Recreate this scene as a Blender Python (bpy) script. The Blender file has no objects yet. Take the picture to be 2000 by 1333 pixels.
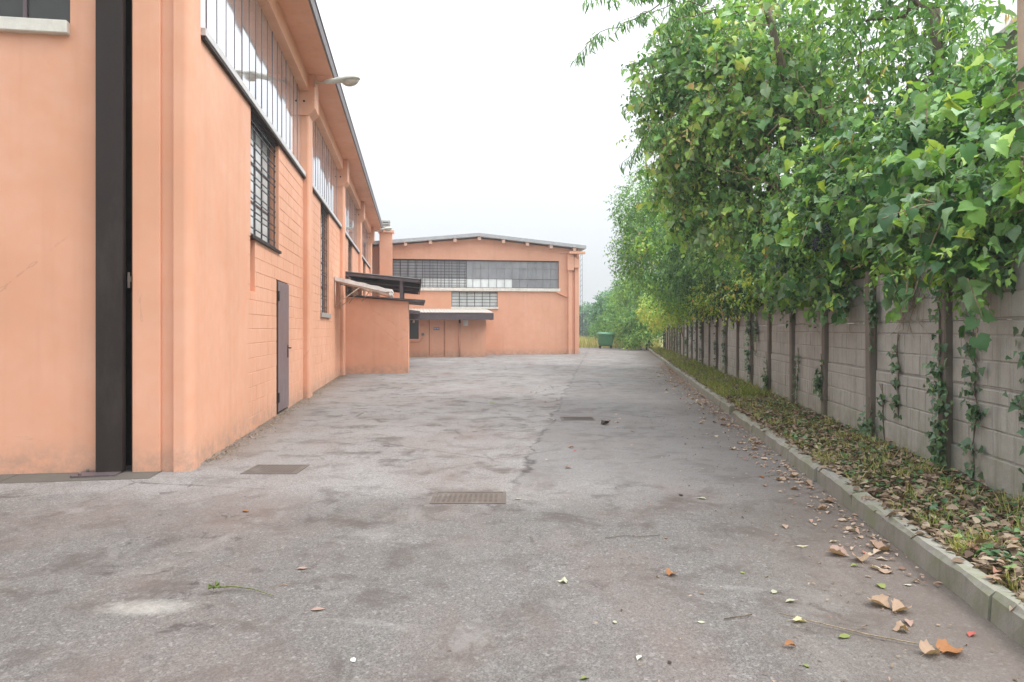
import bpy, bmesh, math, random
import numpy as np
from mathutils import Vector, Matrix

# ------------------------------------------------------------------ camera, sky, sun, exposure
scene = bpy.context.scene
C = scene.collection
cam_data = bpy.data.cameras.new('camera')
cam_data.sensor_width = 36.0
cam_data.lens = 24.0
cam_data.shift_y = -0.01175
cam_data.clip_start = 0.05
cam_data.clip_end = 2000
camera = bpy.data.objects.new('camera', cam_data)
C.objects.link(camera)
camera.location = (0, 0, 1.40)
camera.rotation_euler = (math.radians(90), 0, 0)
scene.camera = camera

SUN_EL, SUN_AZ = 54.0, 98.0            # degrees; azimuth clockwise from +Y (the view direction)
world = bpy.data.worlds.new('World')
scene.world = world
world.use_nodes = True
wn, wl = world.node_tree.nodes, world.node_tree.links
wn.clear()
wout = wn.new('ShaderNodeOutputWorld')
bg_clear = wn.new('ShaderNodeBackground')
bg_cloud = wn.new('ShaderNodeBackground')
add = wn.new('ShaderNodeAddShader')
sky = wn.new('ShaderNodeTexSky')
sky.sky_type = 'NISHITA'
sky.sun_disc = False
sky.sun_elevation = math.radians(SUN_EL)
sky.sun_rotation = math.radians(SUN_AZ)
sky.air_density, sky.dust_density, sky.ozone_density = 1.0, 4.0, 1.0
hs = wn.new('ShaderNodeHueSaturation')
hs.inputs['Saturation'].default_value = 0.35
wl.new(sky.outputs[0], hs.inputs['Color'])
wl.new(hs.outputs[0], bg_clear.inputs['Color'])
bg_clear.inputs['Strength'].default_value = 0.05
# closed cloud layer: the standard overcast sky, zenith three times as bright as the horizon
tc = wn.new('ShaderNodeTexCoord')
sx = wn.new('ShaderNodeSeparateXYZ')
mr = wn.new('ShaderNodeMapRange')
mr.inputs['From Min'].default_value, mr.inputs['From Max'].default_value = 0.0, 1.0
mr.inputs['To Min'].default_value, mr.inputs['To Max'].default_value = 0.43, 2.35
cn = wn.new('ShaderNodeTexNoise')
cn.inputs['Scale'].default_value, cn.inputs['Detail'].default_value = 2.2, 4.0
cm = wn.new('ShaderNodeMapRange')
cm.inputs['To Min'].default_value, cm.inputs['To Max'].default_value = 0.90, 1.08
mu = wn.new('ShaderNodeMath'); mu.operation = 'MULTIPLY'
wl.new(tc.outputs['Generated'], sx.inputs[0])
pz = wn.new('ShaderNodeMath'); pz.operation = 'POWER'; pz.inputs[1].default_value = 1.6; pz.use_clamp = True
wl.new(sx.outputs['Z'], pz.inputs[0]); wl.new(pz.outputs[0], mr.inputs['Value'])
wl.new(tc.outputs['Generated'], cn.inputs['Vector'])
wl.new(cn.outputs[0], cm.inputs['Value'])
wl.new(mr.outputs[0], mu.inputs[0]); wl.new(cm.outputs[0], mu.inputs[1])
bg_cloud.inputs['Color'].default_value = (0.935, 0.972, 1.0, 1)
wl.new(mu.outputs[0], bg_cloud.inputs['Strength'])
wl.new(bg_clear.outputs[0], add.inputs[0]); wl.new(bg_cloud.outputs[0], add.inputs[1])
wl.new(add.outputs[0], wout.inputs['Surface'])

sun_data = bpy.data.lights.new('sun', 'SUN')
sun_data.energy = 1.5
sun_data.angle = math.radians(25)
sun_data.color = (1.0, 0.975, 0.95)
sun = bpy.data.objects.new('sun', sun_data)
C.objects.link(sun)
el, az = math.radians(SUN_EL), math.radians(SUN_AZ)
sdir = Vector((math.sin(az) * math.cos(el), math.cos(az) * math.cos(el), math.sin(el)))
sun.rotation_euler = sdir.to_track_quat('Z', 'Y').to_euler()
sun.location = sdir * 60

vs = scene.view_settings
vs.view_transform = 'Standard'
vs.look = 'None'
vs.gamma = 1.0
vs.use_curve_mapping = False
vs.exposure = 0.58
scene.cycles.max_bounces = 8
scene.cycles.diffuse_bounces = 4
scene.cycles.glossy_bounces = 3
scene.cycles.transmission_bounces = 4
scene.cycles.transparent_max_bounces = 6
scene.cycles.volume_bounces = 0

# ------------------------------------------------------------------ frames and helpers
PB = math.radians(8.196)     # the factory's axes are turned this much counter-clockwise
PW = math.radians(-9.037)    # the boundary wall's axes
rng = random.Random(7)
nrg = np.random.default_rng(11)
ORG = {}                      # object name -> (frame angle, local origin)

def fw(a, p):
    c, s = math.cos(a), math.sin(a)
    return Vector((p[0] * c - p[1] * s, p[0] * s + p[1] * c, p[2] if len(p) > 2 else 0.0))

def tag(o, label=None, cat=None, group=None, kind=None):
    if label: o['label'] = label
    if cat: o['category'] = cat
    if group: o['group'] = group
    if kind: o['kind'] = kind
    return o

def thing(name, label, cat, frame, org, group=None):
    o = bpy.data.objects.new(name, None)
    o.empty_display_size = 0.2
    C.objects.link(o)
    o.location = fw(frame, org)
    o.rotation_euler = (0, 0, frame)
    ORG[o.name] = (frame, Vector(org))
    return tag(o, label, cat, group)

class MB:
    """collects shapes into one mesh"""
    def __init__(self): self.v, self.f, self.sm = [], [], []
    def add(self, vs, fs, smooth=False):
        b = len(self.v)
        self.v += [tuple(p) for p in vs]
        self.f += [tuple(i + b for i in f) for f in fs]
        self.sm += [smooth] * len(fs)
        return self
    def box(self, x0, x1, y0, y1, z0, z1, dz=None):
        vs = [(x0, y0, z0), (x1, y0, z0), (x1, y1, z0), (x0, y1, z0), (x0, y0, z1), (x1, y0, z1), (x1, y1, z1), (x0, y1, z1)]
        return self.add(vs, [(0, 3, 2, 1), (4, 5, 6, 7), (0, 1, 5, 4), (1, 2, 6, 5), (2, 3, 7, 6), (3, 0, 4, 7)])
    def hexa(self, a, b):      # two quads (4 points each, same winding)
        return self.add(list(a) + list(b), [(0, 3, 2, 1), (4, 5, 6, 7), (0, 1, 5, 4), (1, 2, 6, 5), (2, 3, 7, 6), (3, 0, 4, 7)])
    def prism(self, pts, ax, lo, hi, smooth=False):   # polygon pts swept along axis
        def mk(p, t):
            return (t, p[0], p[1]) if ax == 'x' else ((p[0], t, p[1]) if ax == 'y' else (p[0], p[1], t))
        n = len(pts)
        vs = [mk(p, lo) for p in pts] + [mk(p, hi) for p in pts]
        b = len(self.v)
        self.v += vs
        self.f += [tuple(b + i for i in reversed(range(n))), tuple(b + n + i for i in range(n))]
        self.sm += [False, False]
        for i in range(n):
            j = (i + 1) % n
            self.f.append((b + i, b + j, b + n + j, b + n + i)); self.sm.append(smooth)
        return self
    def tube(self, pts, rad, sides=6, caps=True):
        pts = [Vector(p) for p in pts]
        if not isinstance(rad, (list, tuple)): rad = [rad] * len(pts)
        b = len(self.v)
        up = Vector((0, 0, 1))
        for i, p in enumerate(pts):
            d = (pts[min(i + 1, len(pts) - 1)] - pts[max(i - 1, 0)])
            d = d.normalized() if d.length > 1e-9 else Vector((0, 0, 1))
            ref = up if abs(d.z) < 0.9 else Vector((0, 1, 0))
            u = d.cross(ref).normalized(); w = d.cross(u)
            for k in range(sides):
                t = 2 * math.pi * k / sides
                q = p + (u * math.cos(t) + w * math.sin(t)) * rad[i]
                self.v.append(tuple(q))
        for i in range(len(pts) - 1):
            for k in range(sides):
                k2 = (k + 1) % sides
                self.f.append((b + i * sides + k, b + i * sides + k2, b + (i + 1) * sides + k2, b + (i + 1) * sides + k)); self.sm.append(True)
        if caps:
            self.f.append(tuple(b + k for k in reversed(range(sides)))); self.sm.append(False)
            e = b + (len(pts) - 1) * sides
            self.f.append(tuple(e + k for k in range(sides))); self.sm.append(False)
        return self
    def mesh(self, name, mat, off=(0, 0, 0), bevel=0.0, seg=1):
        me = bpy.data.meshes.new(name)
        o = Vector(off)
        me.from_pydata([tuple(Vector(p) - o) for p in self.v], [], self.f)
        if any(self.sm): me.polygons.foreach_set('use_smooth', self.sm)
        if bevel > 0:
            bm = bmesh.new(); bm.from_mesh(me)
            bmesh.ops.remove_doubles(bm, verts=bm.verts, dist=1e-5)
            es = [e for e in bm.edges if len(e.link_faces) == 2 and e.calc_face_angle(0) > 0.5]
            bmesh.ops.bevel(bm, geom=es, offset=bevel, segments=seg, affect='EDGES', clamp_overlap=True)
            bm.to_mesh(me); bm.free()
        if mat: me.materials.append(mat)
        me.update()
        return me
    def part(self, name, mat, parent, bevel=0.0, seg=1, kind=None, label=None):
        fr, og = ORG[parent.name]
        o = bpy.data.objects.new(name, self.mesh(name, mat, og, bevel, seg))
        C.objects.link(o)
        o.parent = parent
        ORG[o.name] = (fr, og)
        return tag(o, label=label, kind=kind)
    def single(self, name, mat, frame, org, label=None, cat=None, group=None, kind=None, bevel=0.0, seg=1):
        o = bpy.data.objects.new(name, self.mesh(name, mat, org, bevel, seg))
        C.objects.link(o)
        o.location = fw(frame, org)
        o.rotation_euler = (0, 0, frame)
        ORG[o.name] = (frame, Vector(org))
        return tag(o, label, cat, group, kind)

def piece(name, me, parent, loc, rot=(0, 0, 0), scale=None):
    """an object sharing mesh data, loc in the parent's frame coordinates"""
    fr, og = ORG[parent.name]
    o = bpy.data.objects.new(name, me)
    C.objects.link(o)
    o.parent = parent
    o.location = Vector(loc) - og
    o.rotation_euler = rot
    if scale: o.scale = scale if isinstance(scale, (tuple, list)) else (scale,) * 3
    return o

_boxes = {}
def box_mesh(sx_, sy_, sz_, mat, bevel=0.0):
    k = (round(sx_, 3), round(sy_, 3), round(sz_, 3), mat.name, bevel)
    if k not in _boxes:
        _boxes[k] = MB().box(-sx_ / 2, sx_ / 2, -sy_ / 2, sy_ / 2, -sz_ / 2, sz_ / 2).mesh('piece', mat, bevel=bevel)
    return _boxes[k]

def box_piece(name, parent, x0, x1, y0, y1, z0, z1, mat, bevel=0.0, rot=(0, 0, 0)):
    return piece(name, box_mesh(x1 - x0, y1 - y0, z1 - z0, mat, bevel), parent, ((x0 + x1) / 2, (y0 + y1) / 2, (z0 + z1) / 2), rot)

# ------------------------------------------------------------------ materials
class NT:
    def __init__(self, name):
        self.m = bpy.data.materials.new(name)
        self.m.use_nodes = True
        self.n, self.l = self.m.node_tree.nodes, self.m.node_tree.links
        self.n.clear()
        self.out = self.n.new('ShaderNodeOutputMaterial')
        self.b = self.n.new('ShaderNodeBsdfPrincipled')
        self.l.new(self.b.outputs[0], self.out.inputs[0])
        self.geo = None
    def pos(self):
        if self.geo is None: self.geo = self.n.new('ShaderNodeNewGeometry')
        return self.geo.outputs['Position']
    def set(self, sock, v):
        if isinstance(v, bpy.types.NodeSocket): self.l.new(v, sock)
        elif isinstance(v, (tuple, list)) and len(v) == 3 and sock.type == 'RGBA': sock.default_value = (*v, 1)
        else: sock.default_value = v
    def mapping(self, scale=(1, 1, 1), rotz=0.0, vec=None):
        mp = self.n.new('ShaderNodeMapping')
        self.l.new(vec or self.pos(), mp.inputs[0])
        mp.inputs['Scale'].default_value = scale
        mp.inputs['Rotation'].default_value = (0, 0, rotz)
        return mp.outputs[0]
    def noise(self, scale, detail=4.0, rough=0.55, vec=None, dist=0.0):
        t = self.n.new('ShaderNodeTexNoise')
        self.l.new(vec or self.pos(), t.inputs['Vector'])
        t.inputs['Scale'].default_value, t.inputs['Detail'].default_value = scale, detail
        t.inputs['Roughness'].default_value, t.inputs['Distortion'].default_value = rough, dist
        return t.outputs[0]
    def voronoi(self, scale, vec=None, feat='F1', out=0):
        t = self.n.new('ShaderNodeTexVoronoi')
        t.feature = feat
        self.l.new(vec or self.pos(), t.inputs['Vector'])
        t.inputs['Scale'].default_value = scale
        return t.outputs[out]
    def rng(self, v, a, b, c=0.0, d=1.0, smooth=False):
        t = self.n.new('ShaderNodeMapRange')
        if smooth: t.interpolation_type = 'SMOOTHSTEP'
        self.l.new(v, t.inputs['Value'])
        for k, x in zip(('From Min', 'From Max', 'To Min', 'To Max'), (a, b, c, d)): t.inputs[k].default_value = x
        return t.outputs[0]
    def math(self, op, a, b=0.0, c=0.0):
        t = self.n.new('ShaderNodeMath'); t.operation = op
        self.set(t.inputs[0], a); self.set(t.inputs[1], b)
        if op in ('MULTIPLY_ADD',): self.set(t.inputs[2], c)
        return t.outputs[0]
    def mix(self, fac, a, b, mode='MIX'):
        t = self.n.new('ShaderNodeMix'); t.data_type = 'RGBA'; t.blend_type = mode
        self.set(t.inputs[0], fac); self.set(t.inputs[6], a); self.set(t.inputs[7], b)
        return t.outputs[2]
    def ramp(self, v, stops, interp='LINEAR'):
        t = self.n.new('ShaderNodeValToRGB')
        self.l.new(v, t.inputs[0])
        t.color_ramp.interpolation = interp
        e = t.color_ramp.elements
        while len(e) < len(stops): e.new(0.5)
        for i, (p, c) in enumerate(stops):
            e[i].position, e[i].color = p, (*c, 1)
        return t.outputs[0]
    def xyz(self, vec=None):
        t = self.n.new('ShaderNodeSeparateXYZ')
        self.l.new(vec or self.pos(), t.inputs[0])
        return t.outputs
    def bump(self, h, strength=0.3, dist=0.01):
        t = self.n.new('ShaderNodeBump')
        t.inputs['Strength'].default_value, t.inputs['Distance'].default_value = strength, dist
        self.l.new(h, t.inputs['Height'])
        self.l.new(t.outputs[0], self.b.inputs['Normal'])
    def fin(self, col, rough=0.6, spec=0.5, metal=0.0):
        self.set(self.b.inputs['Base Color'], col)
        self.set(self.b.inputs['Roughness'], rough)
        self.set(self.b.inputs['Metallic'], metal)
        self.b.inputs['Specular IOR Level'].default_value = spec
        return self.m

def worn(name, col, rough=0.6, spec=0.4, metal=0.0, var=0.18, scale=6.0, dirt=None, dirt_amt=0.35, grain=60.0, bump=0.15):
    t = NT(name)
    n1, n2 = t.noise(scale, 6, 0.6), t.noise(grain, 3, 0.6)
    c = t.mix(t.rng(n1, 0.3, 0.7), tuple(x * (1 - var) for x in col), tuple(min(1, x * (1 + var * .6)) for x in col))
    c = t.mix(t.rng(n2, 0.3, 0.7, 0, 0.35), c, tuple(x * 0.8 for x in col))
    if dirt:
        d = t.noise(scale * 0.6, 8, 0.7, vec=t.mapping((1, 1, 0.35)))
        c = t.mix(t.rng(d, 0.52, 0.75, 0, dirt_amt), c, dirt)
    t.bump(n2, bump, 0.004)
    return t.fin(c, t.rng(n1, 0.3, 0.7, rough - 0.08, min(1, rough + 0.1)), spec, metal)

def plaster(name, col, joints=False):
    """painted render: cloudy fading, faint rain streaks, grey splash dirt near the ground"""
    t = NT(name)
    big = t.noise(0.55, 5, 0.6)
    mid = t.noise(3.5, 6, 0.65)
    fine = t.noise(90, 3, 0.6)
    streak = t.noise(1.6, 6, 0.65, vec=t.mapping((3.2, 3.2, 0.16)))
    c = t.mix(t.rng(big, 0.3, 0.7), tuple(x * 0.88 for x in col), (min(1, col[0] * 1.07), col[1] * 1.16, col[2] * 1.28))
    c = t.mix(t.rng(mid, 0.35, 0.70, 0, 0.42), c, (col[0] * 0.97, col[1] * 0.86, col[2] * 0.78))
    c = t.mix(t.rng(streak, 0.50, 0.74, 0, 0.30), c, (col[0] * 0.74, col[1] * 0.70, col[2] * 0.68))
    z = t.xyz()[2]
    low = t.math('MULTIPLY', t.rng(z, 0.0, 0.42, 1, 0, True), t.rng(t.noise(6, 7, 0.75), 0.34, 0.60))
    c = t.mix(t.math('MULTIPLY', low, 0.70), c, (0.33, 0.235, 0.18))
    ck = t.voronoi(0.55, feat='DISTANCE_TO_EDGE')
    ck = t.math('ADD', ck, t.rng(t.noise(7, 5, 0.7), 0, 1, -0.03, 0.03))
    ck = t.math('MULTIPLY', t.rng(t.math('ABSOLUTE', ck), 0.0035, 0.0), t.rng(t.noise(0.7, 3), 0.50, 0.58))
    c = t.mix(t.math('MULTIPLY', ck, 0.45), c, (0.30, 0.16, 0.11))
    chips = t.math('MULTIPLY', t.rng(t.noise(26, 4, 0.6), 0.70, 0.74), t.rng(t.noise(1.1, 3), 0.52, 0.62))
    c = t.mix(t.math('MULTIPLY', chips, 0.6), c, (0.42, 0.36, 0.31))
    h = t.math('MULTIPLY_ADD', mid, 0.6, t.math('MULTIPLY', fine, 0.25))
    if joints:
        br = t.n.new('ShaderNodeTexBrick')
        loc = t.n.new('ShaderNodeTexCoord').outputs['Object']
        s = t.xyz(loc)
        cb = t.n.new('ShaderNodeCombineXYZ')
        t.l.new(s[0], cb.inputs[0]); t.l.new(s[2], cb.inputs[1])
        t.l.new(cb.outputs[0], br.inputs['Vector'])
        br.inputs['Scale'].default_value = 1.0
        br.inputs['Brick Width'].default_value, br.inputs['Row Height'].default_value = 0.5, 0.2
        br.inputs['Mortar Size'].default_value = 0.006
        br.inputs['Mortar Smooth'].default_value = 0.5
        h = t.math('SUBTRACT', h, t.math('MULTIPLY', br.outputs['Fac'], 0.9))
    t.bump(h, 0.35, 0.006)
    return t.fin(c, t.rng(mid, 0.3, 0.7, 0.52, 0.72), 0.5)

WALLC = (0.720, 0.362, 0.225)
M = {}
M['plaster'] = plaster('salmon painted render', WALLC)
M['far_plaster'] = plaster('salmon painted blockwork', WALLC, joints=True)
M['soffit'] = plaster('eaves paint lightened for bounce', (0.78, 0.385, 0.225))  # wall paint lightened to stand in for light bounced up under the eaves
M['brown_steel'] = worn('dark brown painted steel', (0.030, 0.021, 0.018), 0.55, 0.25, dirt=(0.09, 0.07, 0.06), dirt_amt=0.3)
M['door_steel'] = worn('mauve brown painted door', (0.175, 0.125, 0.135), 0.38, 0.5, dirt=(0.30, 0.25, 0.24), dirt_amt=0.3, scale=3)
M['iron'] = worn('black iron bars', (0.040, 0.034, 0.036), 0.5, 0.4)
M['mullion'] = worn('purplish window bars', (0.13, 0.095, 0.105), 0.45, 0.5)
M['alu'] = worn('weathered aluminium sill', (0.62, 0.60, 0.60), 0.45, 0.5, dirt=(0.35, 0.30, 0.27), dirt_amt=0.4)
M['white_sill'] = worn('white painted sill', (0.74, 0.71, 0.64), 0.6, 0.4, dirt=(0.45, 0.38, 0.30), dirt_amt=0.5)
M['stone'] = worn('grey stone', (0.34, 0.31, 0.28), 0.8, 0.3, dirt=(0.16, 0.14, 0.11))
M['fascia'] = worn('dark sheet metal', (0.105, 0.080, 0.085), 0.45, 0.5, dirt=(0.22, 0.19, 0.18))
M['dark_sheet'] = worn('dark corrugated underside', (0.075, 0.072, 0.072), 0.6, 0.4, dirt=(0.17, 0.16, 0.15))
M['roof_metal'] = worn('pale grey roof sheet', (0.42, 0.43, 0.44), 0.5, 0.5, dirt=(0.25, 0.24, 0.23))
M['fibre'] = worn('fibre cement sheet', (0.46, 0.44, 0.40), 0.85, 0.2, dirt=(0.22, 0.22, 0.17), dirt_amt=0.5)
M['canvas'] = worn('dirty white awning sheet', (0.80, 0.78, 0.76), 0.7, 0.3, dirt=(0.36, 0.31, 0.26), dirt_amt=0.5)
M['cream_metal'] = worn('cream painted tube', (0.55, 0.45, 0.35), 0.5, 0.4, dirt=(0.25, 0.15, 0.09), dirt_amt=0.5)
M['lamp_body'] = worn('pale grey lamp housing', (0.60, 0.61, 0.55), 0.45, 0.5, dirt=(0.33, 0.32, 0.26), dirt_amt=0.4)
M['green_plastic'] = worn('green plastic', (0.07, 0.24, 0.11), 0.42, 0.5)
M['rubber'] = worn('black rubber', (0.02, 0.02, 0.02), 0.7, 0.3)
M['black'] = worn('unlit gap', (0.012, 0.010, 0.010), 0.9, 0.1)
M['purlin'] = worn('pale painted purlin', (0.74, 0.50, 0.39), 0.7, 0.3)
M['pale_bar'] = worn('grey window bars', (0.30, 0.29, 0.30), 0.5, 0.4)
M['paper'] = worn('white notice', (0.75, 0.73, 0.68), 0.8, 0.2)
M['blue_sign'] = worn('blue enamel', (0.08, 0.10, 0.36), 0.4, 0.5)
M['letter'] = worn('white lettering', (0.75, 0.76, 0.80), 0.6, 0.3)
M['rust'] = worn('rusty cast iron', (0.130, 0.105, 0.090), 0.85, 0.2, dirt=(0.20, 0.185, 0.17), dirt_amt=0.95, scale=5)
M['timber'] = worn('pale weathered timber', (0.44, 0.33, 0.25), 0.8, 0.2, dirt=(0.22, 0.18, 0.14))
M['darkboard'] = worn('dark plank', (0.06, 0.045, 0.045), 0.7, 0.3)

def glass(name, col, rough=0.03, ior=1.55, film=0.0):
    t = NT(name)
    n = t.noise(2.2, 5, 0.6, vec=t.mapping((1, 1, 0.5)))
    c = t.mix(t.rng(n, 0.35, 0.7), tuple(x * 0.85 for x in col), tuple(x * 1.12 for x in col))
    t.b.inputs['IOR'].default_value = ior
    w = t.noise(1.1, 2, 0.5)
    t.bump(w, 0.03, 0.02)
    return t.fin(c, t.rng(n, 0.3, 0.7, rough, rough + film), 0.5)
M['glass'] = glass('mirror coated window glass', (0.80, 0.80, 0.83), 0.03, 1.6, 0.05)
M['glass'].node_tree.nodes['Principled BSDF'].inputs['Metallic'].default_value = 0.80
M['glass_dark'] = glass('dark glass', (0.045, 0.045, 0.042), 0.04, 1.5, 0.04)
M['glass_grey'] = glass('glass painted with grey reflection', (0.30, 0.305, 0.325), 0.08, 1.5, 0.1)  # grey of the reflected surroundings put into the colour
M['frosted'] = glass('frosted and painted reflection glass', (0.80, 0.83, 0.83), 0.12, 1.6, 0.1)  # also serves as the white reflection painted on the far ribbon window
M['lamp_glass'] = glass('yellowed lamp bowl', (0.52, 0.46, 0.38), 0.15, 1.5, 0.1)

def make_asphalt():
    t = NT('old asphalt')
    s = t.xyz()
    x, y = s[0], s[1]
    agg = t.voronoi(150, out=1)            # colour of each stone chip
    agg_d = t.voronoi(150)
    agg2 = t.voronoi(70, out=1)
    grain = t.noise(55, 5, 0.75)
    cloud = t.noise(0.42, 6, 0.62)
    mid = t.noise(2.3, 7, 0.7, dist=0.4)
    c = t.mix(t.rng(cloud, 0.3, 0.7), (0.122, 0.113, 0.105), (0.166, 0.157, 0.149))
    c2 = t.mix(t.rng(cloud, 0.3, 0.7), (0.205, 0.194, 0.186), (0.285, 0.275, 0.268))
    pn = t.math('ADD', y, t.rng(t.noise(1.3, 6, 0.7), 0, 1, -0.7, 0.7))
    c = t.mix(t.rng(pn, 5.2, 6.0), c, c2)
    hsv = t.n.new('ShaderNodeRGBToBW'); t.l.new(agg, hsv.inputs[0])
    hsv2 = t.n.new('ShaderNodeRGBToBW'); t.l.new(agg2, hsv2.inputs[0])
    c = t.mix(t.rng(hsv.outputs[0], 0.15, 0.85, 0, 1), t.mix(1.0, c, (0.58, 0.57, 0.57), 'MULTIPLY'), t.mix(1.0, c, (1.36, 1.35, 1.33), 'MULTIPLY'))
    c = t.mix(t.rng(hsv2.outputs[0], 0.80, 0.88, 0, 0.35), c, (0.38, 0.37, 0.355))
    c = t.mix(t.rng(hsv2.outputs[0], 0.24, 0.16, 0, 0.40), c, (0.085, 0.075, 0.075))
    c = t.mix(t.rng(grain, 0.42, 0.62, 0, 0.30), c, (0.12, 0.105, 0.10))
    # dark oily blotches and reddish brown staining
    c = t.mix(t.math('MULTIPLY', t.rng(mid, 0.50, 0.62), t.rng(cloud, 0.66, 0.42, 0.10, 0.85)), c, (0.080, 0.065, 0.058))
    red = t.noise(0.8, 6, 0.65, vec=t.mapping((1, 0.55, 1), 0.3))
    c = t.mix(t.rng(red, 0.46, 0.66, 0, 0.50), c, (0.165, 0.115, 0.098))
    patch = t.noise(0.95, 8, 0.78, vec=t.mapping((1, 1, 1), 0.9), dist=0.8)
    c = t.mix(t.rng(patch, 0.55, 0.64, 0, 0.32), c, (0.29, 0.275, 0.26))
    c = t.mix(t.rng(patch, 0.385, 0.34, 0, 0.40), c, (0.085, 0.075, 0.068))
    spots = t.noise(5.0, 8, 0.72, vec=t.mapping((1, 1, 1), 0.5), dist=0.6)
    c = t.mix(t.math('MULTIPLY', t.rng(spots, 0.57, 0.64), t.rng(t.noise(0.7, 3), 0.44, 0.58, 0, 0.85)), c, (0.060, 0.050, 0.046))
    # leaf mould washed against the kerb (distance from the kerb in the wall's frame)
    ca, sa = math.cos(PW), math.sin(PW)
    xw = t.math('ADD', t.math('MULTIPLY', x, ca), t.math('MULTIPLY', y, sa))
    kn = t.math('MULTIPLY_ADD', t.noise(1.4, 6, 0.7), 0.9, xw)
    c = t.mix(t.rng(kn, 0.8, 2.1, 0, 0.66, True), c, (0.128, 0.100, 0.082))
    # dust along the factory wall
    cb, sb = math.cos(PB), math.sin(PB)
    xb = t.math('ADD', t.math('MULTIPLY', x, cb), t.math('MULTIPLY', y, sb))
    fn = t.math('MULTIPLY_ADD', t.noise(2.0, 6, 0.7), 0.5, xb)
    c = t.mix(t.math('MULTIPLY', t.rng(fn, -1.25, -1.9, 0, 0.65, True), t.rng(y, 6.7, 7.6)), c, (0.170, 0.135, 0.108))
    # seam between two pours, with a ragged dark line
    sm = t.math('ADD', x, t.math('MULTIPLY', y, -0.128))
    sm = t.math('ADD', sm, 0.75)
    sm = t.math('ADD', sm, t.rng(t.noise(1.7, 5, 0.6), 0.0, 1.0, -0.28, 0.28))
    far = t.rng(y, 5.6, 6.6)
    side = t.math('MULTIPLY', t.rng(sm, -0.03, 0.08), t.math('MULTIPLY', far, t.rng(y, 22, 15)))
    c = t.mix(t.math('MULTIPLY', side, 0.55), c, (0.145, 0.135, 0.132))
    line = t.math('MULTIPLY', t.rng(t.math('ABSOLUTE', sm), 0.045, 0.0), far)
    line = t.math('MULTIPLY', line, t.rng(t.noise(3.0, 4, 0.6), 0.40, 0.55))
    c = t.mix(t.math('MULTIPLY', line, 0.9), c, (0.045, 0.04, 0.04))
    # hairline cracks
    cr = t.voronoi(0.42, vec=None, feat='DISTANCE_TO_EDGE')
    crk = t.math('ADD', cr, t.rng(t.noise(5, 5, 0.7), 0, 1, -0.02, 0.02))
    crm = t.math('MULTIPLY', t.rng(t.math('ABSOLUTE', crk), 0.008, 0.0), t.rng(t.noise(0.5, 3), 0.50, 0.60))
    c = t.mix(t.math('MULTIPLY', crm, 0.8), c, (0.06, 0.05, 0.048))
    # spilt cement patch near the camera
    px_, py_ = t.math('ADD', x, 1.84), t.math('ADD', y, -3.43)
    r2 = t.math('ADD', t.math('POWER', t.math('MULTIPLY', px_, 4.0), 2.0), t.math('POWER', t.math('MULTIPLY', py_, 9.0), 2.0))
    r2 = t.math('ADD', r2, t.rng(t.noise(22, 7, 0.8), 0, 1, -1.3, 1.3))
    c = t.mix(t.rng(r2, 1.1, -0.1, 0, 0.62), c, (0.38, 0.358, 0.325))
    h = t.math('MULTIPLY_ADD', agg_d, -1.0, t.math('MULTIPLY', grain, 1.2))
    t.bump(h, 0.55, 0.006)
    return t.fin(c, t.rng(mid, 0.3, 0.7, 0.72, 0.92), 0.35)
M['asphalt'] = make_asphalt()

def earthy(name, a, b, cc):
    t = NT(name)
    n, m, g = t.noise(1.2, 7, 0.7), t.noise(14, 6, 0.7), t.noise(80, 4, 0.7)
    c = t.mix(t.rng(n, 0.3, 0.7), a, b)
    c = t.mix(t.rng(m, 0.45, 0.68), c, cc)
    t.bump(t.math('ADD', m, t.math('MULTIPLY', g, 0.5)), 0.8, 0.03)
    return t.fin(c, 0.95, 0.1)
M['soil'] = earthy('leafy soil', (0.075, 0.055, 0.038), (0.12, 0.09, 0.055), (0.05, 0.042, 0.026))
M['earth'] = earthy('dry grassy ground', (0.19, 0.18, 0.10), (0.26, 0.23, 0.14), (0.12, 0.14, 0.06))

def concrete(name, col, moss=0.4, streaks=0.4):
    t = NT(name)
    n, g, v = t.noise(2.2, 7, 0.68), t.noise(70, 4, 0.7), t.noise(3.0, 6, 0.7, vec=t.mapping((5, 5, 0.35)))
    oi = t.n.new('ShaderNodeObjectInfo')
    c = t.mix(t.rng(n, 0.3, 0.7), tuple(x * 0.80 for x in col), tuple(x * 1.15 for x in col))
    c = t.mix(t.rng(oi.outputs['Random'], 0, 1, 0, 0.28), c, (col[0] * 0.72, col[1] * 0.70, col[2] * 0.69))
    c = t.mix(t.rng(v, 0.50, 0.75, 0, streaks), c, (col[0] * 0.45, col[1] * 0.43, col[2] * 0.40))
    c = t.mix(t.rng(g, 0.45, 0.7, 0, 0.35), c, tuple(x * 0.62 for x in col))
    z = t.xyz()[2]
    ms = t.math('MULTIPLY', t.rng(z, 0.75, 0.12), t.rng(t.noise(4, 6, 0.7), 0.42, 0.66))
    c = t.mix(t.math('MULTIPLY', ms, moss), c, (0.16, 0.18, 0.085))
    t.bump(t.math('ADD', g, n), 0.5, 0.005)
    return t.fin(c, 0.9, 0.2)
M['panel'] = concrete('cast concrete panel', (0.36, 0.348, 0.312), 0.6, 0.65)
M['post'] = concrete('concrete post', (0.175, 0.150, 0.125), 0.5, 0.6)
M['kerb'] = concrete('kerb concrete', (0.265, 0.252, 0.222), 0.6, 0.5)
M['apron'] = concrete('worn concrete apron', (0.125, 0.112, 0.100), 0.1, 0.2)

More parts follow.
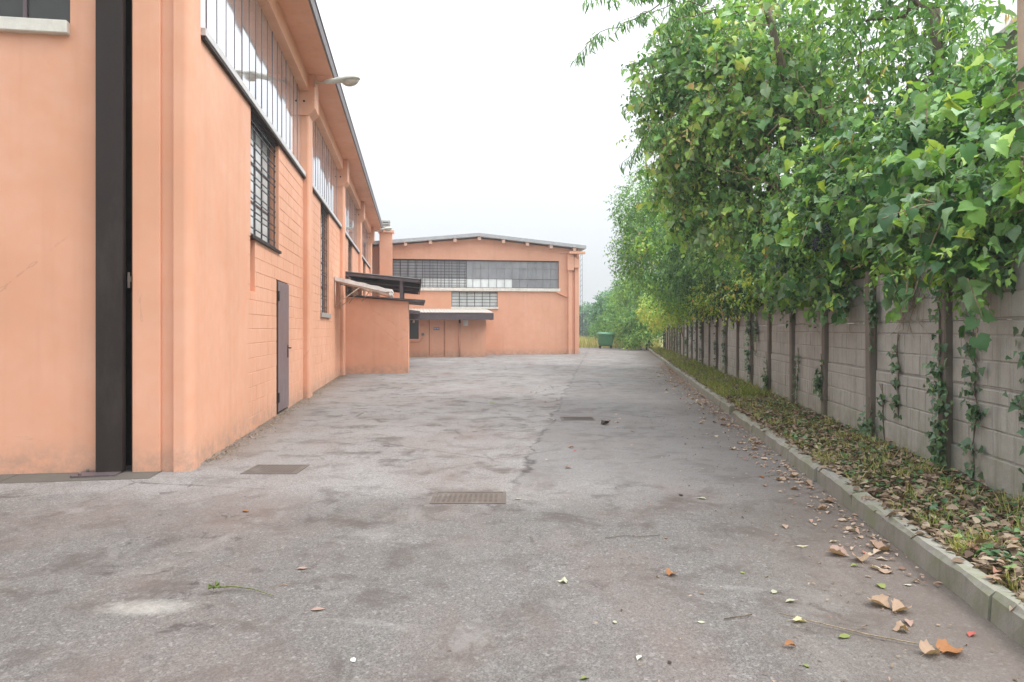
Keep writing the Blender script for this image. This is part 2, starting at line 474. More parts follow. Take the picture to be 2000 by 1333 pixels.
def bark(name, col):
    t = NT(name)
    n = t.noise(9, 7, 0.7, vec=t.mapping((3, 3, 0.6)))
    t.bump(n, 0.9, 0.02)
    return t.fin(t.mix(t.rng(n, 0.35, 0.65), tuple(x * 0.5 for x in col), col), 0.9, 0.15)
M['bark'] = bark('grey brown bark', (0.20, 0.16, 0.12))
M['pale_stem'] = bark('pale woody stem', (0.42, 0.33, 0.22))
M['green_stem'] = bark('green shoot', (0.22, 0.24, 0.09))

def leafmat(name, stops, transl=0.28, rough=0.42, spec=0.45, obj=False, gain=1.75):
    """leaf colour comes from a per-leaf value; the leaf lets some light through"""
    t = NT(name)
    if obj:
        v = t.rng(t.n.new('ShaderNodeObjectInfo').outputs['Random'], 0, 1, 0.04, 0.90)
    else:
        a = t.n.new('ShaderNodeAttribute'); a.attribute_name = 'tint'
        v = a.outputs['Fac']
    col = t.ramp(v, [(p_, tuple(min(.7, q_ * gain) for q_ in c_)) for p_, c_ in stops])
    nz = t.noise(45, 3, 0.6)
    col = t.mix(t.rng(nz, 0.35, 0.7, 0, 0.30), col, t.mix(1.0, col, (0.62, 0.66, 0.60), 'MULTIPLY'))
    t.fin(col, rough, spec)
    tr = t.n.new('ShaderNodeBsdfTranslucent')
    t.l.new(t.mix(1.0, col, (1.35, 1.30, 0.75), 'MULTIPLY'), tr.inputs[0])
    mx = t.n.new('ShaderNodeMixShader')
    mx.inputs[0].default_value = transl
    t.l.new(t.b.outputs[0], mx.inputs[1]); t.l.new(tr.outputs[0], mx.inputs[2])
    t.l.new(mx.outputs[0], t.out.inputs[0])
    return t.m
G_VINE = [(0.0, (0.026, 0.072, 0.026)), (0.25, (0.058, 0.140, 0.045)), (0.38, (0.135, 0.20, 0.125)), (0.55, (0.115, 0.235, 0.050)), (0.75, (0.19, 0.31, 0.055)), (0.90, (0.34, 0.41, 0.05)), (0.97, (0.36, 0.24, 0.08)), (1.0, (0.30, 0.15, 0.09))]
G_MIX = [(0.0, (0.030, 0.082, 0.025)), (0.28, (0.065, 0.150, 0.042)), (0.40, (0.15, 0.205, 0.125)), (0.52, (0.115, 0.225, 0.055)), (0.76, (0.20, 0.300, 0.075)), (0.95, (0.31, 0.35, 0.10)), (1.0, (0.31, 0.22, 0.12))]
G_FRESH = [(0.0, (0.026, 0.078, 0.028)), (0.35, (0.070, 0.165, 0.045)), (0.70, (0.14, 0.255, 0.060)), (1.0, (0.24, 0.35, 0.07))]
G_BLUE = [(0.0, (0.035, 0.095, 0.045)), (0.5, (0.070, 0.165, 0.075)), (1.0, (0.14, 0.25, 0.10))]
G_YELL = [(0.0, (0.050, 0.110, 0.030)), (0.35, (0.15, 0.25, 0.05)), (0.65, (0.27, 0.36, 0.06)), (0.88, (0.40, 0.35, 0.08)), (1.0, (0.36, 0.20, 0.09))]
G_IVY = [(0.0, (0.018, 0.045, 0.020)), (0.5, (0.040, 0.085, 0.035)), (0.85, (0.085, 0.145, 0.06)), (1.0, (0.15, 0.20, 0.06))]
G_DRY = [(0.0, (0.10, 0.065, 0.045)), (0.30, (0.21, 0.145, 0.10)), (0.6, (0.33, 0.245, 0.175)), (0.85, (0.44, 0.36, 0.27)), (1.0, (0.36, 0.17, 0.12))]
G_LEAF = [(0.0, (0.20, 0.12, 0.085)), (0.30, (0.36, 0.24, 0.18)), (0.6, (0.50, 0.36, 0.27)), (0.85, (0.58, 0.47, 0.36)), (1.0, (0.50, 0.20, 0.14))]
G_GRASS = [(0.0, (0.055, 0.085, 0.025)), (0.4, (0.12, 0.16, 0.04)), (0.7, (0.22, 0.22, 0.07)), (1.0, (0.36, 0.30, 0.16))]
L = {
    'vine': leafmat('vine foliage', G_VINE), 'vine_o': leafmat('vine leaf', G_VINE, obj=True),
    'mix': leafmat('mixed foliage', G_MIX, gain=2.2), 'mix_o': leafmat('broad leaf', G_MIX, obj=True, gain=2.1),
    'fresh': leafmat('fresh foliage', G_FRESH), 'blue': leafmat('blue green foliage', G_BLUE),
    'yell': leafmat('yellowing foliage', G_YELL), 'ivy': leafmat('ivy', G_IVY, 0.2, 0.35),
    'dry': leafmat('dry leaves', G_DRY, 0.15, 0.7, 0.2, gain=0.9), 'dry_o': leafmat('dry leaf', G_LEAF, 0.15, 0.7, 0.2, obj=True, gain=0.9),
    'drift': leafmat('gutter leaves', G_LEAF, 0.15, 0.7, 0.2, gain=0.85),
    'grass': leafmat('grass', G_GRASS, 0.3, 0.6, 0.2),
}
def flat_leaf(name, c):
    return leafmat(name, [(0, c), (1, tuple(x * 1.1 for x in c))], 0.2, 0.6, 0.25, obj=True, gain=0.9)

# ------------------------------------------------------------------ the ground
g = MB(); g.add([(-240, -60, 0), (240, -60, 0), (240, 240, 0), (-240, 240, 0)], [(0, 1, 2, 3)])
g.single('ground', M['earth'], 0, (0, 0, -0.02), kind='structure')
g.v = [(a, b, -0.02) for a, b, _ in g.v]
bpy.data.objects['ground'].data.vertices.foreach_set('co', [c for p in g.v for c in (p[0], p[1], 0.0)])
kx = 1.80
pk = [fw(PW, (kx, yy)) for yy in (-8, 10, 30, 47)]
ap = [(-26, -8, 0)] + [(p.x, p.y, 0) for p in pk] + [(11.5, 52, 0), (10.0, 56, 0), (4, 58, 0), (-26, 56, 0)]
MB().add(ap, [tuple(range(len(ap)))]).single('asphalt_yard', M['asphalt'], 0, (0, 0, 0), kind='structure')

# verge between kerb and boundary wall: a hummocky strip of soil
v = MB()
nx, ny = 10, 150
for j in range(ny + 1):
    yy = 1.5 + j * 45.0 / ny
    for i in range(nx + 1):
        xx = 1.885 + i * 1.25 / nx
        hz = 0.105 + 0.05 * (i / nx) + 0.025 * math.sin(yy * 3.1 + i) * math.sin(yy * 1.3) + rng.uniform(-.014, .014)
        if i == 0: hz = 0.09
        v.v.append((xx, yy, hz))
for j in range(ny):
    for i in range(nx):
        a = j * (nx + 1) + i
        v.f.append((a, a + 1, a + nx + 2, a + nx + 1)); v.sm.append(True)
v.single('verge', M['soil'], PW, (1.8, 1.5, 0), kind='structure')

# kerb: a row of concrete stones, a few of them tilted and broken
kerb = MB().box(1.79, 1.90, 1.0, 46.0, -0.02, 0.03).single('kerb', M['kerb'], PW, (1.75, 1.0, 0), kind='structure')
km = []
for vi in range(6):
    k = MB(); n = 7
    prof = [(0.0, -0.03), (0.125, -0.03), (0.125, 0.125), (0.11, 0.145), (0.03, 0.145), (0.008, 0.12)]
    ln = 0.985
    for i in range(n + 1):
        for (px, pz) in prof:
            wob = rng.uniform(-.006, .006)
            k.v.append((px + wob, i * ln / n, pz + (rng.uniform(-.008, .006) if pz > 0 else 0)))
    m_ = len(prof)
    for i in range(n):
        for q in range(m_):
            q2 = (q + 1) % m_
            k.f.append((i * m_ + q, i * m_ + q2, (i + 1) * m_ + q2, (i + 1) * m_ + q)); k.sm.append(False)
    k.f += [tuple(range(m_))[::-1], tuple(n * m_ + q for q in range(m_))]; k.sm += [False, False]
    km.append(k.mesh('kerb_stone', M['kerb']))
for i in range(44):
    y0 = 1.6 + i
    o = piece('kerb_stone', km[i % 6], kerb, (1.745 + rng.uniform(-.008, .008), y0, rng.uniform(-.006, .006)), (rng.uniform(-.006, .006), rng.uniform(-.02, .02), rng.uniform(-.006, .006)))
    if i in (8, 9):
        o.rotation_euler = (0.02 * (1 if i == 8 else -2), -0.10, 0.05 if i == 8 else -0.04); o.location.z -= 0.02; o.scale.y = 0.82 if i == 9 else 0.93
    elif i == 4:
        o.rotation_euler = (0.0, -0.03, -0.018)

# ------------------------------------------------------------------ factory on the left (its own axes: x out of the wall, y along it)
XW = -2.20
fac = thing('factory_building', 'long salmon rendered factory wing with glazed strip under deep eaves', 'building', PB, (XW, 7.2, 0))
PIL = [14.20, 21.10, 28.00, 34.90]
BAY = [(7.50, 14.20), (14.72, 21.10), (21.62, 28.00), (28.52, 34.90), (35.42, 36.6)]
ZS, ZT, ZE = 4.46, 6.22, 6.52

def subtract(rect, holes):
    """rect (a0,a1,b0,b1) minus holes -> list of rects"""
    out = [rect]
    for h in holes:
        nxt = []
        for r in out:
            a0, a1, b0, b1 = r
            h0, h1, g0, g1 = max(a0, h[0]), min(a1, h[1]), max(b0, h[2]), min(b1, h[3])
            if h0 >= h1 or g0 >= g1: nxt.append(r); continue
            if a0 < h0: nxt.append((a0, h0, b0, b1))
            if h1 < a1: nxt.append((h1, a1, b0, b1))
            if b0 < g0: nxt.append((h0, h1, b0, g0))
            if g1 < b1: nxt.append((h0, h1, g1, b1))
        out = nxt
    return out

WIN = {0: (9.70, 11.68, 2.66, 4.44), 1: (16.80, 18.42, 1.78, 4.44), 2: (23.75, 25.35, 1.78, 4.44), 3: (30.65, 32.2, 1.78, 4.44)}
DOOR = (11.50, 12.52, -0.05, 2.20)
SLOT = (9.70, 9.98, 1.92, 2.66)
MORT = 0.005
block_budget = 300
rest = MB()
for bi, (y0, y1) in enumerate(BAY):
    holes = []
    if bi in WIN: holes.append(WIN[bi])
    if bi == 0: holes += [DOOR, SLOT]
    w = MB()
    for (a0, a1, b0, b1) in subtract((y0 - 0.3, y1 + 0.3, -0.05, ZS), holes):
        w.box(XW - 0.25, XW - MORT, a0, a1, b0, b1)
    wall = w.part('wall', M['plaster'], fac)
    if bi == 0:   # smooth render on the first stretch
        MB().box(XW - MORT, XW + 0.004, 7.42, 9.58, -0.04, ZS).box(XW - MORT, XW + 0.004, 9.58, 9.70, 2.66, ZS).part('render_coat', M['plaster'], fac)
    ys = 9.58 if bi == 0 else y0
    nrow = int(ZS / 0.2) + 1
    for r in range(nrow):
        z0, z1 = r * 0.2, min((r + 1) * 0.2, ZS)
        if r == 0: z0 = -0.04
        off = 0.25 if r % 2 else 0.0
        yy = ys - off
        while yy < y1:
            a0, a1 = max(yy, ys), min(yy + 0.5, y1)
            yy += 0.5
            if a1 - a0 < 0.03: continue
            hh = holes + ([(0, 9.7, 2.66, 9)] if bi == 0 else [])
            for (p0, p1, q0, q1) in subtract((a0, a1, z0, z1), hh):
                if p1 - p0 < 0.03 or q1 - q0 < 0.03: continue
                e = 0.004
                jut = rng.uniform(-.0012, .0012)
                args = (XW - MORT - 0.004, XW + jut, p0 + e, p1 - e, q0 + e, q1 - e)
                if bi <= 1 and block_budget > 0:
                    block_budget -= 1
                    box_piece('block', wall, XW - 0.013, XW, p0 + e, p1 - e, q0 + e, q1 - e, M['plaster'], 0.0025).location.x += jut
                else:
                    rest.box(*args)
rest.part('blockwork', M['plaster'], fac, kind='stuff')

def grille_window(root, y0, y1, z0, z1, x, pane_rows, ncol, bars_pairs, sill):
    """recessed window: reveal, frosted panes, iron grille in front"""
    b = MB()
    b.box(x - 0.20, x - 0.19, y0, y1, z0, z1)
    fr = MB()
    for (a0, a1, b0, b1) in ((y0, y1, z0, z0 + .05), (y0, y1, z1 - .05, z1), (y0, y0 + .05, z0 + .05, z1 - .05), (y1 - .05, y1, z0 + .05, z1 - .05)):
        fr.box(x - 0.189, x - 0.14, a0, a1, b0, b1)
    win = fr.part('window', M['mullion'], root)
    cw = (y1 - y0 - 0.1) / ncol; ch = (z1 - z0 - 0.1) / pane_rows
    for i in range(ncol):
        for j in range(pane_rows):
            box_piece('pane', win, x - 0.176, x - 0.166, y0 + .05 + i * cw + .012, y0 + .05 + (i + 1) * cw - .012, z0 + .05 + j * ch + .012, z0 + .05 + (j + 1) * ch - .012, M['frosted'],
                      rot=(0, rng.uniform(-.006, .006), rng.uniform(-.012, .012)))
    for i in range(1, ncol):
        box_piece('glazing_bar', win, x - 0.18, x - 0.15, y0 + .05 + i * cw - .014, y0 + .05 + i * cw + .014, z0 + .05, z1 - .05, M['mullion'])
    for j in range(1, pane_rows):
        box_piece('glazing_bar', win, x - 0.182, x - 0.152, y0 + .05, y1 - .05, z0 + .05 + j * ch - .016, z0 + .05 + j * ch + .016, M['mullion'])
    gr = MB().box(x - 0.075, x - 0.055, y0 + .01, y1 - .01, z1 - 0.06, z1 - 0.03).part('grille', M['iron'], root)
    nv = ncol + 1
    for i in range(nv):
        yy = y0 + 0.04 + i * (y1 - y0 - 0.08) / (nv - 1)
        box_piece('bar', gr, x - 0.072, x - 0.058, yy - .009, yy + .009, z0 + .01, z1 - .06, M['iron'])
    for j in range(bars_pairs):
        zz = z0 + 0.12 + j * (z1 - z0 - 0.28) / (bars_pairs - 1)
        for dz in (-.045, .045):
            box_piece('bar', gr, x - 0.056, x - 0.046, y0 + .01, y1 - .01, zz + dz - .008, zz + dz + .008, M['iron'])
    # lintel: dark strip standing in for its shadow, then the sill
    MB().box(x - 0.19, x - 0.01, y0 + .002, y1 - .002, z1 - .03, z1 - .002).part('lintel_shade', M['darkboard'], root)
    if sill == 'stone':
        MB().box(x - 0.19, x + 0.05, y0 - .06, y1 + .06, z0 - .10, z0 + .012).part('window_sill', M['stone'], root, bevel=0.008)
    else:
        MB().box(x - 0.19, x + 0.035, y0 - .01, y1 + .06, z0 - .015, z0 + .022).part('window_sill', M['brown_steel'], root)

for bi, wv in WIN.items():
    grille_window(fac, wv[0], wv[1], wv[2], wv[3], XW, 3 if bi == 0 else 4, 4, 7 if bi == 0 else 9, 'stone' if bi else 'thin')
MB().box(XW - 0.22, XW - 0.20, SLOT[0], SLOT[1], SLOT[2], SLOT[3]).part('slot_back', M['plaster'], fac)

# pillars: a shaft with rounded arrises and a thicker corbel block under the eaves
def rounded(x0, x1, y0, y1, r, n=7):
    pts = []
    for (cx, cy, a0) in ((x1 - r, y0 + r, -90), (x1 - r, y1 - r, 0)):
        for i in range(n + 1):
            a = math.radians(a0 + 90 * i / n)
            pts.append((cx + r * math.cos(a), cy + r * math.sin(a)))
    return [(x0, y0)] + pts + [(x0, y1)]
for p in PIL:
    sh = MB().prism(rounded(XW - 0.2, XW + 0.115, p, p + 0.52, 0.05), 'z', -0.05, 5.72).part('pillar', M['plaster'], fac)
    c = MB()
    c.prism(rounded(XW - 0.2, XW + 0.235, p - 0.03, p + 0.50, 0.025), 'z', 5.84, ZE + 0.02)
    c.hexa([(XW - .2, p - .028, 5.70), (XW + .10, p - .028, 5.70), (XW + .10, p + .498, 5.70), (XW - .2, p + .498, 5.70)],
           [(XW - .2, p - .028, 5.84), (XW + .233, p - .028, 5.84), (XW + .233, p + .498, 5.84), (XW - .2, p + .498, 5.84)])
    c.part('corbel', M['plaster'], sh)
    MB().tube([(XW + .02, p - .034, 5.98), (XW + .02, p - .022, 5.98)], 0.022, 8).part('socket', M['black'], sh)

# glazed strip
for bi, (y0, y1) in enumerate(BAY):
    back = MB().box(XW - 0.20, XW - 0.19, y0 - .2, y1 + .2, ZS, ZT + .05).part('glazing', M['black'], fac)
    n = max(2, int(round((y1 - y0) / 0.40)))
    cw = (y1 - y0) / n
    for i in range(n):
        a0 = y0 + i * cw
        box_piece('pane', back, XW - 0.062, XW - 0.052, a0 + .008, a0 + cw - .008, ZS + .09, ZT - .03, M['glass'], rot=(0, rng.uniform(-.004, .004), rng.uniform(-.011, .011)))
        if i: box_piece('mullion', back, XW - 0.07, XW - 0.047, a0 - .011, a0 + .011, ZS + .09, ZT - .03, M['mullion'])
    MB().box(XW - 0.19, XW + 0.055, y0 + .002, y1 - .002, ZS + .002, ZS + .085).part('sill', M['alu'], fac, bevel=0.004)
    MB().box(XW - 0.19, XW + 0.048, y0 + .004, y1 - .004, ZS - .035, ZS).part('sill_shade_strip', M['brown_steel'], fac)  # dark strip put in as the shadow line under the sill
    MB().box(XW - 0.19, XW + 0.10, y0 + .002, y1 - .002, ZT - .028, ZE + .01).part('lintel_beam', M['soffit'], fac)
# eaves, gutter edge and roof
yq = [6.3, 14.2, 21.1, 28.0, 36.62]
for i in range(4):
    MB().box(-2.5, -1.63, yq[i] + .004, yq[i + 1] - .004, ZE, ZE + .14).part('eaves_slab', M['soffit'], fac, bevel=0.01)
MB().box(-1.63, -1.595, 6.28, 36.64, ZE + .01, ZE + .23).box(-1.66, -1.58, 6.28, 36.64, ZE + .23, ZE + .25).part('gutter', M['fascia'], fac)
MB().hexa([(-16, 6.3, 8.7), (-1.66, 6.3, ZE + .16), (-1.66, 36.6, ZE + .16), (-16, 36.6, 8.7)],
          [(-16, 6.3, 8.8), (-1.66, 6.3, ZE + .22), (-1.66, 36.6, ZE + .22), (-16, 36.6, 8.8)]).part('roof', M['roof_metal'], fac)
# end corner column at the front
MB().prism([(-2.325, 7.08)] + [(-2.24 + .085 * math.sin(math.radians(a)), 7.08 + .085 - .085 * math.cos(math.radians(a))) for a in range(0, 91, 9)] + [(-2.155, 7.36), (-2.19, 7.44), (-2.325, 7.44)], 'z', -0.05, ZE).part('corner_column', M['plaster'], fac)
MB().box(-2.455, -2.325, 7.135, 7.4, -0.05, ZE).part('column_recess', M['plaster'], fac)
MB().box(-2.715, -2.455, 7.10, 7.4, -0.05, ZE).part('pilaster', M['plaster'], fac, bevel=0.012)
MB().box(-2.83, -2.715, 7.45, 7.5, -0.05, 7.5).box(-3.1, -2.715, 7.5, 7.55, -.05, 7.5).part('gap_lining', M['black'], fac)
MB().tube([(-2.735, 7.20, 0.0), (-2.735, 7.20, 7.0)], 0.016, 8).part('conduit', M['plaster'], fac)
MB().box(-2.755, -2.72, 7.10, 7.16, 1.86, 1.91).box(-2.745, -2.73, 7.08, 7.10, 1.80, 1.95).part('latch', M['rust'], fac)
# metal side door
d = MB().box(XW - 0.05, XW + 0.018, 11.56, 12.50, 0.04, 2.18).part('door', M['door_steel'], fac, bevel=0.006)
MB().box(XW - .12, XW + .006, 11.50, 11.56, -.02, 2.20).box(XW - .12, XW - .055, 11.56, 12.52, -.02, 2.20).part('door_frame', M['black'], d)
for zz in (0.28, 1.94):
    MB().box(XW + .0, XW + .034, 11.545, 11.60, zz - .08, zz + .08).part('hinge', M['iron'], d)
MB().box(XW + .018, XW + .028, 12.37, 12.42, 0.90, 1.12).part('handle_plate', M['iron'], d)
MB().tube([(XW + .02, 12.395, 1.07), (XW + .075, 12.395, 1.07), (XW + .08, 12.30, 1.07), (XW + .08, 12.24, 1.068)], 0.011, 8).part('handle', M['iron'], d)

# front wall facing the camera, with the window high up on the left
FH = (-5.9, -3.30, 4.36, 6.1)
w = MB()
for (a0, a1, b0, b1) in subtract((-12.0, -3.02, -0.05, 7.8), [FH]):
    w.box(a0, a1, 7.17, 7.42, b0, b1)
fwall = w.part('front_wall', M['plaster'], fac)
MB().box(FH[0], FH[1], 7.30, 7.31, FH[2], FH[3]).part('window_back', M['black'], fac)
wf = MB().box(FH[0], FH[1], 7.25, 7.299, FH[3] - .05, FH[3]).part('window', M['fascia'], fac)
xs = [-5.9, -5.1, -4.35, -3.74, -3.30]
for i in range(4):
    box_piece('pane', wf, xs[i] + .02, xs[i + 1] - .02, 7.262, 7.27, FH[2] + .01, FH[3] - .05, M['glass_dark'], rot=(0, 0, rng.uniform(-.01, .01)))
    if i: box_piece('mullion', wf, xs[i] - .018, xs[i] + .018, 7.24, 7.28, FH[2] + .01, FH[3] - .05, M['mullion'])
MB().box(FH[0] - .05, FH[1] + .0, 7.10, 7.30, FH[2] - .115, FH[2] + .01).part('window_sill', M['white_sill'], fac, bevel=0.008)

# tall steel channel at the gate
sp = thing('steel_post', 'tall dark brown steel channel post on a base plate beside black gap', 'post', PB, (-2.94, 7.06, 0))
MB().box(-3.03, -2.79, 7.07, 7.085, 0.02, 7.6).box(-3.03, -3.015, 7.085, 7.165, 0.02, 7.6).box(-2.805, -2.79, 7.085, 7.16, 0.02, 7.6).part('channel', M['brown_steel'], sp, bevel=0.003)
MB().prism([(-3.20, 6.95), (-3.16, 6.90), (-2.80, 6.93), (-2.80, 7.16), (-3.17, 7.16)], 'z', 0.0, 0.022).part('base_plate', M['fascia'], sp)
for (bx_, by_) in ((-3.12, 6.96), (-3.12, 7.12)):
    MB().tube([(bx_, by_, .02), (bx_, by_, .045)], .014, 6).part('bolt', M['rust'], sp)

# concrete apron at the gate
apr = MB()
for (a0, a1) in ((-7.0, -5.2), (-5.19, -3.75), (-3.74, -2.45)):
    apr.hexa([(a0, 6.78, -.03), (a1, 6.80, -.03), (a1 - .0, 7.16, -.03), (a0, 7.16, -.03)], [(a0, 6.78, 0.004), (a1, 6.80, 0.004), (a1, 7.16, 0.008), (a0, 7.16, 0.008)])
apr.single('concrete_apron', M['apron'], PB, (-4.0, 6.9, 0), kind='structure')

# street lamps on the pillars
def cobra_lamp(y, label):
    r = thing('wall_lamp', label, 'lamp', PB, (XW + 0.235, y, 6.36), 'lamps on the factory pillars')
    MB().box(XW + .236, XW + .25, y - .05, y + .05, 6.28, 6.42).tube([(XW + .24, y, 6.35), (XW + .50, y, 6.385), (XW + .62, y, 6.40)], 0.021, 8).part('arm', M['cream_metal'], r)
    secs = [(0.42, .035, .035, .02), (0.46, .055, .05, .045), (0.60, .062, .055, .055), (0.70, .085, .075, .05), (0.86, .125, .10, .03), (1.0, .13, .095, .02), (1.09, .10, .06, .015), (1.125, .04, .02, .01)]
    m = MB(); n = 12
    for (dx, wy, up_, dn) in secs:
        zc = 6.385 + (dx - .42) * 0.13
        for k in range(n):
            t = 2 * math.pi * k / n
            s = math.sin(t)
            m.v.append((XW + dx, y + wy * math.cos(t), zc + (up_ if s > 0 else dn) * s))
    for i in range(len(secs) - 1):
        for k in range(n):
            k2 = (k + 1) % n
            m.f.append((i * n + k, (i + 1) * n + k, (i + 1) * n + k2, i * n + k2)); m.sm.append(True)
    m.f += [tuple(range(n)), tuple((len(secs) - 1) * n + k for k in reversed(range(n)))]; m.sm += [False, False]
    m.part('housing', M['lamp_body'], r)
    bl = MB(); nu, nv = 12, 5
    for j in range(nv + 1):
        ph = math.pi / 2 * j / nv
        for k in range(nu):
            t = 2 * math.pi * k / nu
            bl.v.append((XW + .93 + .175 * math.cos(t) * math.cos(ph), y + .105 * math.sin(t) * math.cos(ph), 6.385 + (.51 + .17 * math.cos(t) * math.cos(ph)) * .13 - .015 - .12 * math.sin(ph)))
    for j in range(nv):
        for k in range(nu):
            k2 = (k + 1) % nu
            bl.f.append((j * nu + k, j * nu + k2, (j + 1) * nu + k2, (j + 1) * nu + k)); bl.sm.append(True)
    bl.part('glass_bowl', M['lamp_glass'], r)
cobra_lamp(14.16, 'pale street lamp head on short arm, nearest pillar under the eaves')
cobra_lamp(34.95, 'small distant street lamp in front of the chimney')

# ------------------------------------------------------------------ shed, canopies on the factory side
shed = thing('lean_to_shed', 'windowless orange rendered shed built against the factory wall', 'shed', PB, (-1.1, 21.8, 0))
SY = 21.8
MB().hexa([(XW + .004, SY, -.05), (-.16, SY, -.05), (-.16, SY + 3.2, -.05), (XW + .004, SY + 3.2, -.05)], [(XW + .004, SY, 2.43), (-.16, SY, 2.28), (-.16, SY + 3.2, 2.28), (XW + .004, SY + 3.2, 2.43)]).part('wall', M['plaster'], shed, bevel=0.01)
MB().hexa([(-2.08, SY - .12, 2.445), (.36, SY - .12, 2.25), (.36, SY + 3.3, 2.25), (-2.08, SY + 3.3, 2.445)], [(-2.08, SY - .12, 2.475), (.36, SY - .12, 2.315), (.36, SY + 3.3, 2.315), (-2.08, SY + 3.3, 2.475)]).part('roof', M['dark_sheet'], shed)

can = thing('long_canopy', 'long dark sheet metal canopy above the shed roof', 'canopy', PB, (-2.1, 22.0, 2.9))
c = MB(); nseg = 36
rows = []
for i in range(nseg + 1):
    t = i / nseg
    yy = 21.9 + t * 7.6
    zz = 0.018 if i % 2 else -0.018
    rows.append((yy, zz))
for (yy, dz) in rows:
    for (xx, z0) in ((-2.18, 3.20), (0.22, 2.985)):
        c.v += [(xx, yy, z0 + dz), (xx, yy, z0 + dz + .012)]
for i in range(nseg):
    a = i * 4; b = a + 4
    for q in ((a, a + 2, b + 2, b), (a + 1, b + 1, b + 3, a + 3), (a, b, b + 1, a + 1), (a + 2, a + 3, b + 3, b + 2)):
        c.f.append(q); c.sm.append(False)
c.part('sheet', M['dark_sheet'], can)
for yy in (21.92, 24.4, 26.9, 29.4):
    MB().hexa([(-2.18, yy, 3.09), (.2, yy, 2.87), (.2, yy + .07, 2.87), (-2.18, yy + .07, 3.09)], [(-2.18, yy, 3.178), (.2, yy, 2.963), (.2, yy + .07, 2.963), (-2.18, yy + .07, 3.178)]).part('rafter', M['fascia'], can)
MB().hexa([(.222, 21.88, 2.86), (.25, 21.88, 2.86), (.25, 29.55, 2.86), (.222, 29.55, 2.86)], [(.222, 21.88, 3.02), (.25, 21.88, 3.02), (.25, 29.55, 3.02), (.222, 29.55, 3.02)]).part('edge', M['fascia'], can)
for yy in (22.0, 24.6):
    MB().box(-.44, -.33, yy, yy + .1, 2.335, 2.925).part('post', M['fascia'], can)

aw = thing('door_awning', 'dirty white folded awning on tubular bracket in front of the shed', 'awning', PB, (XW, 19.6, 2.7))
a0 = (XW + .02, 2.86); a1 = (-.60, 2.50)
m = MB()
def awp(t, dz, yy): return (a0[0] + (a1[0] - a0[0]) * t, yy, a0[1] + (a1[1] - a0[1]) * t + dz)
for i in range(9):
    t = i / 8
    th = 0.10 if i < 8 else 0.04
    for yy in (19.55, 20.9):
        m.v += [awp(t, -th, yy), awp(t, .02 - .02 * (i % 2), yy)]
for i in range(8):
    a = i * 4; b = a + 4
    for q in ((a, b, b + 1, a + 1), (a + 2, a + 3, b + 3, b + 2), (a + 1, b + 1, b + 3, a + 3), (a, a + 2, b + 2, b)):
        m.f.append(q); m.sm.append(False)
m.f += [(0, 1, 3, 2), (32, 34, 35, 33)]; m.sm += [False, False]
m.part('sheet', M['canvas'], aw)
for yy in (19.58, 20.85):
    MB().tube([(XW + .025, yy, 2.74), awp(.97, -.16, yy)], .018, 6).tube([(XW + .03, yy, 2.0), (XW + .03, yy, 2.78)], .018, 6).tube([(XW + .03, yy, 2.06), awp(.42, -.15, yy)], .013, 6).tube([(XW + .25, yy, 2.22), (XW + .25, yy, 2.66)], .011, 6).part('bracket', M['cream_metal'], aw)
MB().tube([awp(.97, -.12, 19.5), awp(.97, -.12, 20.95)], .05, 8).part('roller', M['canvas'], aw)
MB().tube([awp(.42, -.15, 19.58), (XW + .35, 20.3, 2.15)], .012, 6).tube([awp(.62, -.15, 19.58), (XW + .7, 20.3, 2.2)], .012, 6).part('brace', M['cream_metal'], aw)

# ------------------------------------------------------------------ far building across the yard
FY = 37.2
fb = thing('gabled_workshop', 'salmon gabled workshop closing the far end of the yard', 'building', PB, (3.5, FY, 0))
def roofz(x): return 6.36 - abs(x - 3.5) * 0.098
pts = [(-2.4, -.05), (9.12, -.05), (9.12, roofz(9.12)), (3.5, roofz(3.5)), (-2.4, roofz(-2.4))]
RW = (-1.14, 8.0, 3.64, 5.18); SW = (2.04, 4.56, 2.60, 3.44)
w = MB()
for (a0_, a1_, b0, b1) in subtract((-2.4, 9.12, -.05, 5.4), [RW, SW]):
    w.box(a0_, a1_, FY, FY + .3, b0, b1)
w.prism([(-2.4, 5.4), (9.12, 5.4), (9.12, roofz(9.12)), (3.5, roofz(3.5)), (-2.4, roofz(-2.4))], 'y', FY, FY + .3)
w.part('wall', M['far_plaster'], fb)
MB().prism([(-2.4, -.05), (9.12, -.05), (9.12, roofz(9.12) - .02), (3.5, roofz(3.5) - .02), (-2.4, roofz(-2.4) - .02)], 'y', FY + .32, FY + 16).part('body', M['far_plaster'], fb)
for (xa, xb) in ((-2.75, 3.5), (3.5, 9.45)):
    MB().hexa([(xa, FY - .42, roofz(xa) + .06), (xb, FY - .42, roofz(xb) + .06), (xb, FY + 16, roofz(xb) + .06), (xa, FY + 16, roofz(xa) + .06)],
              [(xa, FY - .42, roofz(xa) + .24), (xb, FY - .42, roofz(xb) + .24), (xb, FY + 16, roofz(xb) + .24), (xa, FY + 16, roofz(xa) + .24)]).part('roof', M['roof_metal'], fb)
for i in range(9):
    xx = -1.75 + i * 1.32
    if abs(xx - 3.5) < .01: xx += .05
    MB().box(xx - .085, xx + .085, FY - .36, FY - .002, roofz(xx) - .13, roofz(xx) + .05).part('purlin_end', M['purlin'], fb)
MB().prism([(-2.4, roofz(-2.4) - .22), (3.5, roofz(3.5) - .22), (9.10, roofz(9.12) - .22), (9.10, roofz(9.12) - .28), (3.5, roofz(3.5) - .28), (-2.4, roofz(-2.4) - .28)], 'y', FY - .03, FY - .002).part('gable_ledge', M['plaster'], fb)
